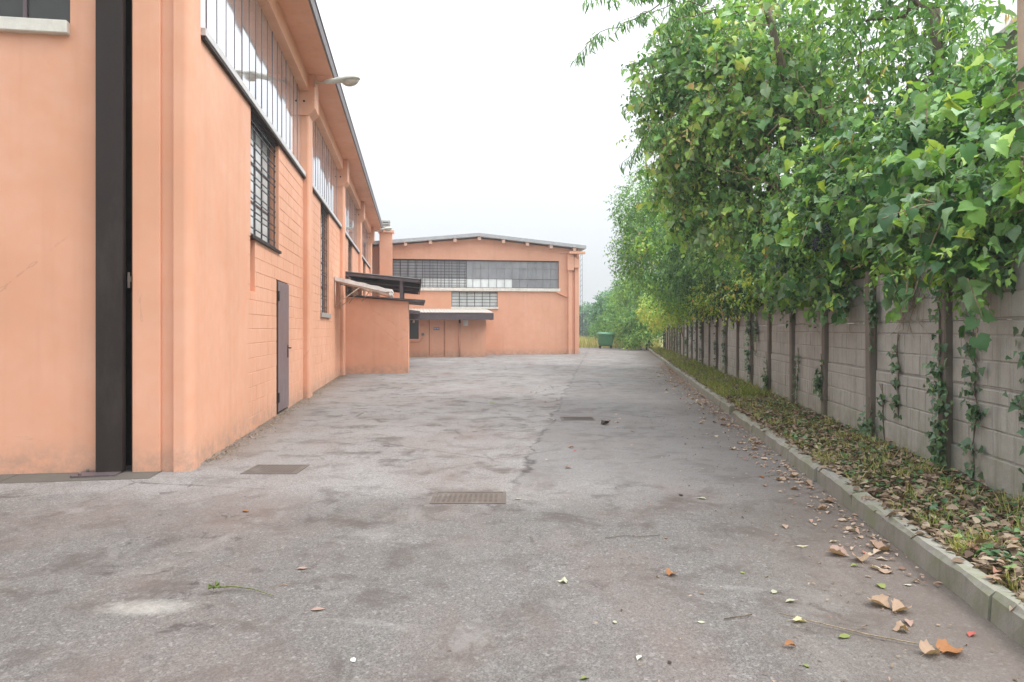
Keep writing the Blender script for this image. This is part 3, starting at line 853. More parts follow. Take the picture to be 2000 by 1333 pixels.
# corner pilasters with a bracket under the gutter
pl = MB().box(8.50, 8.72, FY - .14, FY - .002, -.05, 5.55).part('pilaster', M['plaster'], fb, bevel=.01)
MB().box(8.88, 9.12, FY - .10, FY - .002, -.05, 5.62).part('pilaster', M['plaster'], fb, bevel=.01)
MB().box(8.44, 8.80, FY - .22, FY - .142, 4.66, 5.55).box(8.82, 9.1, FY - .22, FY - .102, 4.80, 5.40).box(8.50, 9.40, FY - .4, FY - .142, 5.56, 5.68).part('bracket', M['plaster'], pl)
MB().tube([(9.0, FY - .3, 5.72), (9.0, FY - .3, 5.5), (9.0, FY - .16, 5.3)], .06, 8).part('gutter_outlet', M['plaster'], fb)
MB().hexa([(7.85, FY - .09, 3.42), (8.44, FY - .09, 3.17), (8.44, FY - .002, 3.17), (7.85, FY - .002, 3.42)], [(7.85, FY - .09, 3.50), (8.44, FY - .09, 3.25), (8.44, FY - .002, 3.25), (7.85, FY - .002, 3.50)]).part('strut', M['soffit'], fb)
# ribbon window
MB().box(RW[0], RW[1], FY + .20, FY + .21, RW[2], RW[3]).part('window_back', M['black'], fb)
rw = MB().box(RW[0], RW[1], FY + .10, FY + .17, RW[3] - .06, RW[3]).box(RW[0], RW[1], FY + .10, FY + .17, RW[2], RW[2] + .04).part('window', M['fascia'], fb)
nc = 21
for i in range(nc):
    xa = RW[0] + i * (RW[1] - RW[0]) / nc; xb = RW[0] + (i + 1) * (RW[1] - RW[0]) / nc
    tilt = (0, 0, rng.uniform(-.01, .01))
    low_mat = M['frosted'] if i < 15 and i != 0 else M['glass_grey']  # bright reflection below and darker one above are painted by pane colour
    box_piece('pane', rw, xa + .01, xb - .01, FY + .13, FY + .138, 4.16, RW[3] - .06, M['glass_grey'], rot=tilt)
    box_piece('pane', rw, xa + .01, xb - .01, FY + .13, FY + .138, RW[2] + .04, 4.14, low_mat, rot=tilt)
    if i: box_piece('mullion', rw, xa - .011, xa + .011, FY + .105, FY + .128, RW[2] + .04, RW[3] - .06, M['mullion'] if i < 10 else M['pale_bar'])
gr = MB().box(RW[0], 2.86, FY + .03, FY + .05, RW[3] - .08, RW[3] - .05).part('grille', M['iron'], fb)
for i in range(11):
    xx = RW[0] + .03 + i * 0.396
    box_piece('bar', gr, xx - .013, xx + .013, FY + .028, FY + .052, RW[2] + .01, RW[3] - .08, M['iron'])
for j in range(9):
    zz = RW[2] + .1 + j * .155
    box_piece('bar', gr, RW[0], 2.86, FY + .012, FY + .027, zz - .011, zz + .011, M['iron'])
for j in range(2):
    box_piece('bar', rw, 2.9, RW[1], FY + .088, FY + .10, RW[2] + .515 + j * .60, RW[2] + .530 + j * .60, M['pale_bar'])
MB().box(RW[0] - .02, RW[1] + .06, FY - .09, FY + .10, RW[2] - .17, RW[2]).part('window_sill', M['white_sill'], fb, bevel=.01)
# small grille window
MB().box(SW[0], SW[1], FY + .20, FY + .21, SW[2], SW[3]).part('window_back', M['black'], fb)
sw = MB().box(SW[0], SW[1], FY + .10, FY + .16, SW[2], SW[2] + .03).part('window', M['mullion'], fb)
for i in range(6):
    xa = SW[0] + i * .42
    for j in range(2):
        box_piece('pane', sw, xa + .01, xa + .41, FY + .13, FY + .138, SW[2] + .03 + j * .40, SW[2] + .42 + j * .40, M['frosted'], rot=(rng.uniform(-.01, .01), 0, rng.uniform(-.01, .01)))
gr = MB().box(SW[0], SW[1], FY + .03, FY + .05, SW[3] - .04, SW[3] - .01).part('grille', M['iron'], fb)
for i in range(7):
    box_piece('bar', gr, SW[0] + i * .417 - .0, SW[0] + i * .417 + .024, FY + .028, FY + .052, SW[2] + .01, SW[3] - .04, M['iron'])
for j in range(5):
    zz = SW[2] + .07 + j * .17
    box_piece('bar', gr, SW[0], SW[1], FY + .012, FY + .027, zz - .011, zz + .011, M['iron'])
MB().box(SW[0] - .03, SW[1] + .03, FY - .07, FY + .1, SW[2] - .11, SW[2]).part('window_sill', M['white_sill'], fb, bevel=.01)
for (xx, zz) in ((-.25, 5.42), (6.1, 5.42)):
    MB().tube([(xx, FY - .02, zz), (xx, FY, zz)], .04, 8).part('vent', M['soffit'], fb)

# porch (lean-to) in front of the workshop
PY = 34.4
po = thing('lean_to_porch', 'low salmon lean-to with dark fascia in front of the workshop', 'porch', PB, (1.6, PY, 0))
PD = (0.76, 1.53, 0.06, 1.93); PWN = (-.20, .25, .90, 1.85)
w = MB()
for (a0_, a1_, b0, b1) in subtract((-.8, 3.62, -.05, 2.19), [PD, PWN]):
    w.box(a0_, a1_, PY, PY + .2, b0, b1)
w.box(3.42, 3.62, PY + .2, FY - .002, -.05, 2.19)
w.part('wall', M['plaster'], po)
r_ = MB(); ns = 60
for i in range(ns + 1):
    xx = -.6 + i * 4.55 / ns
    dz = .012 * (1 if i % 2 else -1)
    r_.v += [(xx, 33.66, 2.205 + dz), (xx, FY - .004, 2.485 + dz), (xx, 33.66, 2.218 + dz), (xx, FY - .004, 2.50 + dz)]
for i in range(ns):
    a = i * 4; b = a + 4
    for q in ((a, a + 1, b + 1, b), (a + 2, b + 2, b + 3, a + 3), (a, b, b + 2, a + 2)):
        r_.f.append(q); r_.sm.append(False)
r_.part('roof', M['fibre'], po)
MB().box(-.6, 3.93, 33.68, 33.71, 1.86, 2.185).box(3.90, 3.93, 33.712, 35.2, 1.86, 2.185).part('fascia', M['fascia'], po)
MB().box(-.6, 3.9, 33.712, PY - .002, 1.93, 1.96).part('porch_ceiling', M['fascia'], po)
MB().hexa([(-.75, 32.6, 2.22), (.30, 32.6, 2.10), (.30, 33.64, 2.10), (-.75, 33.64, 2.22)], [(-.75, 32.6, 2.38), (.30, 32.6, 2.25), (.30, 33.64, 2.25), (-.75, 33.64, 2.38)]).part('side_canopy', M['fascia'], po)
dd = MB().box(PD[0] + .02, PD[1] - .02, PY + .03, PY + .08, PD[2], PD[3]).part('door', M['plaster'], po, bevel=.006)
MB().box(PD[0], PD[1], PY + .10, PY + .11, 0, PD[3]).part('door_back', M['black'], dd)
MB().tube([(PD[0] + .08, PY + .03, .88), (PD[0] + .08, PY - .01, .88), (PD[0] + .16, PY - .01, .88)], .014, 6).part('handle', M['soffit'], dd)
MB().box(PD[0] - .05, PD[1] + .04, PY - .05, PY + .02, -.02, .055).part('threshold', M['plaster'], po)
sg = MB().box(.985, 1.275, PY + .018, PY + .028, 1.35, 1.47).part('door_sign', M['blue_sign'], dd, label='small blue sign with white lettering on the door')
for (q0, q1) in ((1.005, 1.025), (1.04, 1.075), (1.085, 1.12), (1.15, 1.175), (1.185, 1.22), (1.23, 1.255)):
    MB().box(q0, q1, PY + .0145, PY + .0175, 1.385, 1.435).part('lettering', M['letter'], sg)
MB().box(1.60, 1.64, PY - .02, PY - .002, 0.0, 2.0).box(1.545, 1.57, PY - .025, PY - .002, 0, 2.0).part('trim', M['soffit'], po)
MB().tube([(2.29, PY - .06, 0.0), (2.29, PY - .06, 1.70)], .048, 10).part('downpipe', M['plaster'], po)
MB().tube([(2.29, PY - .06, 1.70), (2.29, PY - .06, 1.93)], .05, 10).part('downpipe_collar', M['black'], po)
MB().box(2.47, 2.72, PY - .012, PY - .002, 1.56, 1.84).part('notice', M['paper'], po)
MB().box(PWN[0], PWN[1], PY + .1, PY + .12, PWN[2], PWN[3]).part('window', M['glass_dark'], po)
MB().tube([(-.3, PY - .03, .76), (.28, PY - .03, .76), (.40, PY - .03, .83), (.42, PY - .03, .95)], .022, 8).part('conduit', M['plaster'], po)
for (zz, h_) in ((1.06, .14), (1.46, .12)):
    MB().box(.38, .53, PY - .08, PY - .002, zz, zz + h_).part('switch_box', M['stone'] if zz < 1.2 else M['soffit'], po, bevel=.008)
MB().box(.40, .51, PY - .086, PY - .081, 1.10, 1.12).box(.40, .51, PY - .086, PY - .081, 1.15, 1.17).part('switch', M['black'], po)
MB().tube([(.02, 33.9, 1.93), (.02, 33.9, 1.84), (.0, 33.88, 1.78), (.0, 33.88, 1.70)], [.02, .03, .055, .04], 8).part('porch_lamp', M['cream_metal'], po)

# chimney
ch = thing('chimney', 'square salmon chimney stack with slatted concrete cowl', 'chimney', PB, (-1.45, 36.95, 0))
MB().box(-1.79, -1.12, 36.68, 37.18, -.05, 6.50).part('stack', M['plaster'], ch, bevel=.01)
MB().box(-1.86, -1.03, 36.60, 37.26, 6.50, 6.62).part('cap_slab', M['soffit'], ch)
for (xx, yy) in ((-1.63, 36.72), (-1.30, 36.72), (-1.63, 37.05), (-1.30, 37.05)):
    MB().box(xx - .03, xx + .03, yy, yy + .06, 6.62, 7.16).part('cowl_leg', M['fibre'], ch)
for j in range(4):
    MB().box(-1.68, -1.24, 36.70, 37.14, 6.66 + j * .135, 6.735 + j * .135).part('slat', M['fibre'], ch)
# link between factory and workshop, behind the last pillar
MB().box(-2.6, -2.18, 36.63, 37.18, -.05, 5.9).part('link_wall', M['soffit'], fac)
MB().box(-2.176, -2.15, 36.64, 37.1, 2.6, 5.3).part('dark_recess_sheet', M['mullion'], fac)  # flat dark sheet standing in for the dark recess past the last pillar

# ------------------------------------------------------------------ boundary wall of concrete posts and cast panels
BX = 2.86
bw = thing('boundary_wall', 'grey precast concrete panel wall with posts along the verge', 'wall', PW, (BX, 4.7, 0))
SP = 1.80
panel_meshes = []
for vi in range(4):
    p = MB()
    p.box(0.0, 0.04, 0.0, SP - .15, 0.0, 0.532)
    zrow = [(0.012, 0.205), (0.215, 0.405), (0.418, 0.520)]
    for ri, (z0, z1) in enumerate(zrow):
        yy = 0.012
        while yy < SP - .18:
            wd = (rng.choice((.14, .2, .28, .36)) if ri < 2 else rng.uniform(.5, 1.0))
            y1 = min(yy + wd, SP - .162)
            if SP - .162 - y1 < .08: y1 = SP - .162
            dp = rng.uniform(.005, .011)
            j = [rng.uniform(-.003, .003) for _ in range(4)]
            p.hexa([(-.0005, yy, z0), (-.0005, y1, z0), (-.0005, y1, z1), (-.0005, yy, z1)][::-1],
                   [(-dp, yy + .007 + j[0], z0 + .006), (-dp, y1 - .007 + j[1], z0 + .006 + j[2]), (-dp, y1 - .007, z1 - .006 + j[3]), (-dp, yy + .007, z1 - .006)][::-1])
            yy = y1 + .005
    panel_meshes.append(p.mesh('panel', M['panel']))
post_m = [MB().prism([(-.055, -.065), (.09, -.065), (.09, .065), (-.055, .065), (-.065, .055), (-.065, -.055)], 'z', -.1, 2.06).mesh('post', M['post']) for _ in range(1)]
plinth_m = MB().box(0, .06, 0, SP - .15, -.10, 0.40).mesh('plinth', M['panel'], bevel=.006)
NB = 23
for i in range(NB):
    y0 = 4.76 + i * SP
    piece('post', post_m[0], bw, (BX - .0, y0, 0), (rng.uniform(-.006, .006), rng.uniform(-.008, .008), rng.uniform(-.02, .02)))
    if i == NB - 1: break
    piece('plinth', plinth_m, bw, (BX - .015, y0 + .075, 0.0))
    for j in range(3):
        piece('panel', panel_meshes[(i * 3 + j * 2 + rng.randrange(2)) % 4], bw, (BX + rng.uniform(-.006, .006), y0 + .075, 0.402 + j * .536), (0, rng.uniform(-.006, .006), rng.uniform(-.003, .003)))
MB().box(2.72, 2.96, 45.0, 45.2, -.1, 2.0).single('gate_post', M['darkboard'], PW, (2.84, 45.1, 0), 'dark brown plank post closing the far end of the wall', 'post', bevel=.01)

# ------------------------------------------------------------------ foliage machinery
def tmpl(outline, centre, fold=0.10, droop=0.12):
    """fan of triangles; y runs from leaf base to tip"""
    vs = [centre] + outline
    pts = []
    for (x, y) in vs:
        pts.append((x, y, fold * abs(x) * 1.6 - droop * y * y))
    n = len(outline)
    return np.array(pts, dtype=np.float32), np.array([(0, 1 + i, 1 + (i + 1) % n) for i in range(n)], dtype=np.int32)
T_OVATE = tmpl([(0, 0), (.20, .18), (.30, .42), (.20, .72), (0, 1.0), (-.20, .72), (-.30, .42), (-.20, .18)], (0, .45), .25, .25)
T_SMALL = tmpl([(0, 0), (.26, .38), (.15, .75), (0, 1.0), (-.15, .75), (-.26, .38)], (0, .45), .25, .2)
T_LANCE = tmpl([(0, 0), (.085, .25), (.09, .55), (0, 1.0), (-.09, .55), (-.085, .25)], (0, .4), .3, .45)
half = [(.10, -.05), (.26, -.10), (.38, .02), (.46, .16), (.54, .28), (.45, .42), (.47, .62), (.32, .64), (.22, .80), (.10, .90)]
T_VINE = tmpl([(0, .04)] + half + [(0, 1.06)] + [(-x, y) for x, y in reversed(half)], (0, .38), .22, .30)
h2 = [(.22, -.02), (.46, .20), (.26, .42), (.20, .62)]
T_IVY = tmpl([(0, .04)] + h2 + [(0, 1.0)] + [(-x, y) for x, y in reversed(h2)], (0, .35), .15, .15)
T_BLADE = (np.array([(-.028, 0, 0), (.028, 0, 0), (.020, .5, .05), (-.020, .5, .05), (0, 1, -.12)], dtype=np.float32), np.array([(0, 1, 2), (0, 2, 3), (3, 2, 4)], dtype=np.int32))

def norm(a): return a / np.maximum(np.linalg.norm(a, axis=1, keepdims=True), 1e-6)

def frames(tip, nrm):
    y = norm(tip); x = norm(np.cross(y, nrm)); z = np.cross(x, y)
    return np.stack([x, y, z], axis=2)

def cloud_mesh(name, T, pos, R, size, tint, mat):
    tv, tf = T
    n, k = len(pos), len(tv)
    wid = nrg.uniform(.82, 1.18, (n, 1, 1))
    loc = np.broadcast_to(tv[None], (n, k, 3)).copy()
    loc[:, :, 0] *= wid[:, :, 0]
    loc[:, :, 2] *= nrg.uniform(.3, 1.7, (n, 1))
    co = np.einsum('nij,nkj->nki', R, loc) * size[:, None, None] + pos[:, None, :]
    me = bpy.data.meshes.new(name)
    me.vertices.add(n * k)
    me.vertices.foreach_set('co', co.reshape(-1).astype(np.float32))
    fs = (tf[None] + (np.arange(n) * k)[:, None, None]).reshape(-1)
    nf = len(fs) // 3
    me.loops.add(len(fs)); me.loops.foreach_set('vertex_index', fs.astype(np.int32))
    me.polygons.add(nf)
    me.polygons.foreach_set('loop_start', np.arange(0, nf * 3, 3, dtype=np.int32))
    me.polygons.foreach_set('loop_total', np.full(nf, 3, dtype=np.int32))
    me.polygons.foreach_set('use_smooth', np.ones(nf, dtype=bool))
    at = me.attributes.new('tint', 'FLOAT', 'POINT')
    at.data.foreach_set('value', np.repeat(np.clip(tint, 0, 1), k).astype(np.float32))
    me.materials.append(mat)
    me.update(calc_edges=True)
    return me

def twigs(lobes, n, lpt, tl, droop=.35, spread=.5, inner=.55, base_tint=.4, tvar=.22, up=.95, sub=9):
    """leaves along short shoots that leave the surface of each lobe; returns leaf arrays and shoot lines"""
    lb = np.array(lobes, dtype=float)
    if lb.shape[1] == 4: lb = np.concatenate([lb[:, :3], lb[:, 3:4], lb[:, 3:4], lb[:, 3:4] * .9], axis=1)
    if sub:
        sl = []
        for l in lb:
            for _ in range(sub):
                dd = nrg.normal(size=3); dd /= np.linalg.norm(dd)
                k_ = nrg.uniform(.26, .48)
                sl.append(np.concatenate([l[:3] + dd * l[3:6] * (1.02 - k_ * .7), l[3:6] * k_]))
        lb = np.array(sl)
    wgt = (lb[:, 3] * lb[:, 4] + lb[:, 4] * lb[:, 5] + lb[:, 3] * lb[:, 5])
    idx = nrg.choice(len(lb), n, p=wgt / wgt.sum())
    d = norm(nrg.normal(size=(n, 3)))
    r = nrg.uniform(inner, 1.0, (n, 1)) ** .6
    p0 = lb[idx, :3] + d * r * lb[idx, 3:6]
    out = norm(d / lb[idx, 3:6])
    td = norm(out * .7 + nrg.normal(size=(n, 3)) * spread + np.array([0, 0, -droop]) * nrg.uniform(.2, 1.4, (n, 1)))
    lt = nrg.normal(0, tvar * .55, len(lb))
    tb = np.clip(nrg.normal(base_tint, tvar * .8, n) + lt[idx], 0.02, .95)
    t = (np.arange(lpt)[None] + nrg.uniform(.1, .9, (n, lpt))) / lpt
    ln = tl * nrg.uniform(.6, 1.35, (n, 1))
    sag = (t * ln) ** 2 * .35
    pos = p0[:, None] + td[:, None] * (t * ln)[..., None]
    pos[..., 2] -= sag
    side = norm(np.cross(td, nrg.normal(size=(n, 3))))[:, None] * np.where(np.arange(lpt) % 2, 1, -1)[None, :, None]
    tip = side * .8 + td[:, None] * .6 + nrg.normal(size=pos.shape) * .45 + np.array([0, 0, -droop])
    nn = out[:, None] * .6 + nrg.normal(size=pos.shape) * .55 + np.array([0, 0, up])
    tint = tb[:, None] + nrg.normal(0, .09, t.shape)
    lines = [(p0[i], p0[i] + td[i] * ln[i, 0] * .5 - np.array([0, 0, .02]), p0[i] + td[i] * ln[i, 0] - np.array([0, 0, float(ln[i, 0]) ** 2 * .35])) for i in range(n)]
    m = n * lpt
    return pos.reshape(m, 3), frames(tip.reshape(m, 3), nn.reshape(m, 3)), tint.reshape(m), lines

def foliage(name, root, T, mat, lobes, n, lpt, tl, size, **kw):
    pos, R, tint, lines = twigs(lobes, n, lpt, tl, **kw)
    sz = nrg.uniform(size[0], size[1], len(pos))
    fr, og = ORG[root.name]
    me = cloud_mesh(name, T, pos - np.array(og), R, sz, tint, mat)
    o = bpy.data.objects.new(name, me); C.objects.link(o); o.parent = root; o['kind'] = 'stuff'
    ORG[o.name] = (fr, og)
    return o, lines

def shoots(name, root, lines, rad, mat, every=1):
    m = MB()
    for l in lines[::every]:
        m.tube([tuple(q) for q in l], [rad, rad * .7, rad * .35], 4, False)
    o = m.part(name, mat, root); o['kind'] = 'stuff'
    return o

def limb(p0, p1, r0, r1, wob=.1, n=6):
    p0, p1 = Vector(p0), Vector(p1)
    pts = []
    for i in range(n + 1):
        t = i / n
        q = p0.lerp(p1, t)
        if 0 < i < n: q += Vector((rng.uniform(-wob, wob), rng.uniform(-wob, wob), rng.uniform(-wob, wob) + wob * 1.2 * math.sin(t * math.pi)))
        pts.append(q)
    return pts, [r0 + (r1 - r0) * i / n for i in range(n + 1)]

def tree_frame(root, base, top, r0, lobes, nl, mat, r1=None):
    pts, rd = limb(base, top, r0, r1 or r0 * .5, .08, 7)
    MB().tube(pts, rd, 9).part('trunk', mat, root)
    for i in range(nl):
        lo = lobes[i % len(lobes)]
        s = pts[min(len(pts) - 1, 2 + i % (len(pts) - 2))]
        q, rr = limb(s, lo[:3], r0 * .42, .012, .14, 7)
        MB().tube(q, rr, 6).part('limb', mat, root)

leaf_meshes = {}
def leaf_objects(root, T, key, mat, lobes, n, size, towards=(-.75, -.6, .35), tintless=True):
    """large leaves that can be told apart: objects sharing a few meshes, on the side facing the yard"""
    if key not in leaf_meshes:
        ms = []
        for vi in range(5):
            tv, tf = T
            w = tv.copy()
            w[:, 2] = w[:, 2] * (.4 + .5 * vi) + .03 * np.sin(w[:, 0] * 9 + vi) + .02 * np.cos(w[:, 1] * 8 + vi * 2)
            w[:, 0] *= (.9 + .06 * vi)
            me = bpy.data.meshes.new('leaf')
            me.from_pydata([tuple(map(float, q)) for q in w], [], [tuple(map(int, q)) for q in tf])
            me.polygons.foreach_set('use_smooth', [True] * len(tf))
            me.materials.append(mat); ms.append(me)
        leaf_meshes[key] = ms
    ms = leaf_meshes[key]
    lb = np.array(lobes, dtype=float)
    tw = np.array(towards)
    for i in range(n):
        l = lb[nrg.integers(len(lb))]
        d = nrg.normal(size=3) + tw * 1.1
        d /= np.linalg.norm(d)
        rr = l[3:6] if len(l) >= 6 else np.array([l[3]] * 3)
        p = l[:3] + d * rr * nrg.uniform(.95, 1.25)
        tip = d * .5 + nrg.normal(size=3) * .45 + np.array([0, 0, -.55])
        nn = d * .55 + np.array([0, 0, .9]) + nrg.normal(size=3) * .4
        R = frames(tip[None], nn[None])[0]
        o = piece('leaf', ms[nrg.integers(5)], root, p)
        o.rotation_euler = Matrix(R.tolist()).to_euler()
        s = float(nrg.uniform(*size)); o.scale = (s, s, s)

# ------------------------------------------------------------------ trees, vines, shrubs (wall's axes)
# grape vine sprawling over the near stretch of the wall
LV = [(3.06, 6.16, 2.42, .62), (3.34, 6.4, 3.11, .6), (3.07, 6.77, 2.86, .6), (3.01, 6.45, 2.12, .35), (3.03, 7.77, 2.6, .5), (3.24, 7.81, 3.25, .6), (2.89, 8.56, 2.86, .55),
      (2.73, 9.14, 2.71, .5), (3.16, 9.01, 3.62, .55), (2.64, 9.74, 3.42, .6), (2.55, 10.13, 2.65, .6), (2.62, 10.54, 2.35, .38), (2.86, 9.36, 2.25, .3), (2.45, 11.51, 2.5, .45), (3.0, 5.6, 2.5, .6),
      (2.74, 7.35, 2.08, .24), (2.72, 8.95, 1.98, .27), (2.70, 10.2, 1.98, .28), (2.76, 6.25, 1.98, .24), (2.70, 11.8, 2.02, .28), (2.74, 9.7, 2.1, .25), (2.7, 5.7, 1.95, .25)]
gv = thing('grape_vine', 'big leaved grape vine sprawling over the near end of the wall', 'vine', PW, (3.1, 8.2, 0))
q, rr = limb((3.15, 8.2, 0), (3.0, 8.4, 2.5), .045, .03, .08, 6)
MB().tube(q, rr, 8).part('stem', M['bark'], gv)
for lo in LV[::2]:
    q, rr = limb((3.0, 8.3, 2.2), lo[:3], .022, .006, .16, 7)
    MB().tube(q, rr, 6).part('cane', M['pale_stem'], gv)
f1, ln = foliage('foliage', gv, T_VINE, L['vine'], LV, 800, 6, .42, (.07, .14), droop=.55, base_tint=.36, tvar=.20)
f2, ln2 = foliage('foliage', gv, T_SMALL, L['fresh'], [(a, b, c_, d * .95) for a, b, c_, d in LV], 1700, 9, .36, (.04, .085), droop=.4, base_tint=.45, tvar=.25)
f3, ln3 = foliage('foliage', gv, T_IVY, L['ivy'], [(a + .15, b, c_, d * .85) for a, b, c_, d in LV], 900, 8, .30, (.05, .10), droop=.5, base_tint=.4, tvar=.25)
shoots('shoots', gv, ln, .008, M['pale_stem'], 2)
shoots('shoots', gv, ln2, .003, M['green_stem'], 2)
leaf_objects(gv, T_VINE, 'vine', L['vine_o'], LV, 290, (.085, .165))
for (gx, gy, gz) in ((2.40, 8.55, 2.66), (2.35, 8.75, 2.52), (2.45, 8.1, 2.95)):
    b = bmesh.new()
    for k in range(46):
        t = rng.random()
        r_ = .055 * math.sin(math.pi * min(1, .25 + .75 * (1 - t)))
        a_ = rng.uniform(0, 6.28)
        bmesh.ops.create_icosphere(b, subdivisions=1, radius=rng.uniform(.011, .014), matrix=Matrix.Translation((gx + r_ * math.cos(a_), gy + r_ * math.sin(a_), gz - t * .17)))
    me = bpy.data.meshes.new('grape_bunch'); b.to_mesh(me); b.free()
    me.polygons.foreach_set('use_smooth', [True] * len(me.polygons))
    if 'grape' not in M: M['grape'] = worn('dusty black grapes', (0.020, 0.020, 0.045), .35, .5)
    me.materials.append(M['grape'])
    piece('grape_bunch', me, gv, (0, 0, 0))

# tall tangle of broad leaves, the tree leaning over the yard
LM = [(.87, 12.29, 5.84, .62), (.76, 12.57, 5.21, .50), (1.14, 12.33, 4.67, .75), (1.67, 12.42, 6.11, 1.0), (2.03, 11.97, 5.05, 1.0), (1.93, 12.96, 3.87, .9), (1.43, 13.39, 3.96, .7), (2.51, 11.54, 5.88, .9),
      (2.7, 11.37, 4.58, .8), (2.45, 12.03, 3.32, .8), (1.0, 12.3, 6.38, .45), (2.2, 12.5, 6.92, .8), (3.02, 11.11, 5.05, .6), (1.12, 12.83, 4.34, .55), (2.2, 13.51, 3.1, .55), (1.7, 13.3, 5.0, .9), (2.6, 12.8, 6.2, .9)]
tm = thing('leaning_tree', 'vine covered broadleaf tree leaning over the wall towards the yard', 'tree', PW, (3.5, 12.6, 0))
tree_frame(tm, (3.5, 12.6, -.05), (2.2, 12.3, 5.4), .16, LM, 12, M['bark'])
f, ln = foliage('crown', tm, T_VINE, L['mix'], LM, 1150, 6, .42, (.08, .15), droop=.5, base_tint=.44, tvar=.22)
f, ln2 = foliage('crown', tm, T_OVATE, L['mix'], LM, 2100, 9, .40, (.05, .10), droop=.35, base_tint=.52, tvar=.25)
f, ln3 = foliage('crown', tm, T_SMALL, L['ivy'], [(a + .1, b + .15, c_, d * .8) for a, b, c_, d in LM], 450, 8, .3, (.06, .11), droop=.4, base_tint=.45, tvar=.25)
shoots('shoots', tm, ln, .010, M['pale_stem'], 2)
shoots('shoots', tm, ln2, .007, M['pale_stem'], 3)
leaf_objects(tm, T_VINE, 'mix', L['mix_o'], LM, 280, (.10, .17))
for (p0, p1) in (((2.6, 11.2, 3.4), (1.6, 11.4, 3.9)), ((2.4, 11.0, 3.5), (2.0, 11.1, 4.6)), ((2.9, 10.6, 4.4), (2.4, 10.7, 5.6)), ((3.0, 10.4, 4.2), (3.2, 10.2, 5.3)), ((3.0, 10.4, 4.6), (2.2, 10.8, 4.5))):
    q, rr = limb(p0, p1, .016, .005, .12, 7)
    MB().tube(q, rr, 6).part('bare_branch', M['pale_stem'], tm)
for k in range(16):
    lo = LM[k % len(LM)]
    st = Vector((lo[0] - lo[3] * rng.uniform(.2, .7), lo[1] - lo[3] * rng.uniform(.75, 1.1), lo[2] + rng.uniform(-.5, .4)))
    q, rr = limb(st, st + Vector((rng.uniform(-.6, .7), rng.uniform(-.15, .15), rng.uniform(-.4, .7))), .011, .004, .09, 7)
    MB().tube(q, rr, 5).part('bare_branch', M['pale_stem'], tm)

# trees rising behind the near wall
LR = [(4.02, 9.25, 5.31, .75), (3.75, 9.3, 4.77, .65), (3.82, 8.2, 4.06, .7), (3.88, 7.7, 3.83, .6), (3.57, 9.48, 4.19, .6), (3.43, 10.17, 5.55, .65), (3.59, 8.27, 3.75, .5), (3.17, 10.63, 6.0, .65), (3.95, 7.0, 3.65, .5), (3.6, 9.9, 6.3, .6)]
tr = thing('pointed_leaf_tree', 'fresh green tree with pointed leaflets rising behind the near wall', 'tree', PW, (4.1, 9.2, 0))
tree_frame(tr, (4.1, 9.2, -.05), (3.9, 9.3, 5.4), .12, LR, 8, M['bark'])
f, ln = foliage('crown', tr, T_OVATE, L['fresh'], LR, 480, 8, .5, (.07, .14), droop=.5, base_tint=.55, tvar=.22)
f, ln2 = foliage('crown', tr, T_LANCE, L['vine'], LR, 220, 11, .5, (.09, .15), droop=.6, base_tint=.4, tvar=.2)
shoots('shoots', tr, ln, .005, M['bark'], 2)
leaf_objects(tr, T_OVATE, 'ovate', L['vine_o'], LR, 200, (.10, .16))

# thin twigs with narrow hanging leaves against the sky
pt = thing('narrow_leaf_tree', 'tree with narrow hanging leaves reaching over the yard at top', 'tree', PW, (3.7, 11.4, 0))
q, rr = limb((3.7, 11.4, -.05), (2.2, 10.9, 6.3), .10, .05, .1, 7)
MB().tube(q, rr, 8).part('trunk', M['bark'], pt)
hang = [((1.6, 10.8, 6.5), (-.50, 9.6, 6.05)), ((1.3, 10.6, 6.3), (-.05, 9.75, 5.72)), ((.55, 10.1, 6.1), (-.62, 9.55, 5.22)), ((1.4, 10.6, 6.2), (.36, 9.95, 5.55)), ((1.5, 10.7, 6.5), (.75, 10.3, 6.05)), ((1.2, 11.7, 5.2), (.03, 11.2, 4.1)), ((1.5, 12.1, 5.2), (.46, 11.8, 4.6)), ((.9, 12.0, 5.6), (.42, 11.9, 5.25)), ((1.0, 10.4, 6.3), (.1, 9.8, 6.2))]
pp, tt, nn_, tn, ss = [], [], [], [], []
br = MB()
for (p0, p1) in hang:
    q, rr = limb(p0, p1, .011, .003, .06, 10)
    br.tube(q, rr, 5)
    for k in range(10, 64):
        t = k / 63
        if p1[0] < -.55 and .25 < t < .62: continue
        i0 = min(9, int(t * 10)); base = q[i0].lerp(q[i0 + 1], t * 10 - i0)
        nsub = 2 + int(rng.random() < .7)
        for _ in range(nsub):
            pp.append(tuple(base + Vector((rng.uniform(-.05, .05), rng.uniform(-.05, .05), rng.uniform(-.10, .02)))))
            tt.append((rng.uniform(-.6, .5), rng.uniform(-.5, .5), rng.uniform(-1.3, -.3)))
            nn_.append((rng.uniform(-1, .4), rng.uniform(-1, .2), rng.uniform(0, 1)))
            tn.append(rng.gauss(.3, .18)); ss.append(rng.uniform(.09, .16))
br.part('branches', M['bark'], pt, kind='stuff')
me = cloud_mesh('leaves', T_LANCE, np.array(pp) - np.array(ORG[pt.name][1]), frames(np.array(tt), np.array(nn_)), np.array(ss), np.array(tn), L['mix'])
o = bpy.data.objects.new('leaves', me); C.objects.link(o); o.parent = pt; o['kind'] = 'stuff'

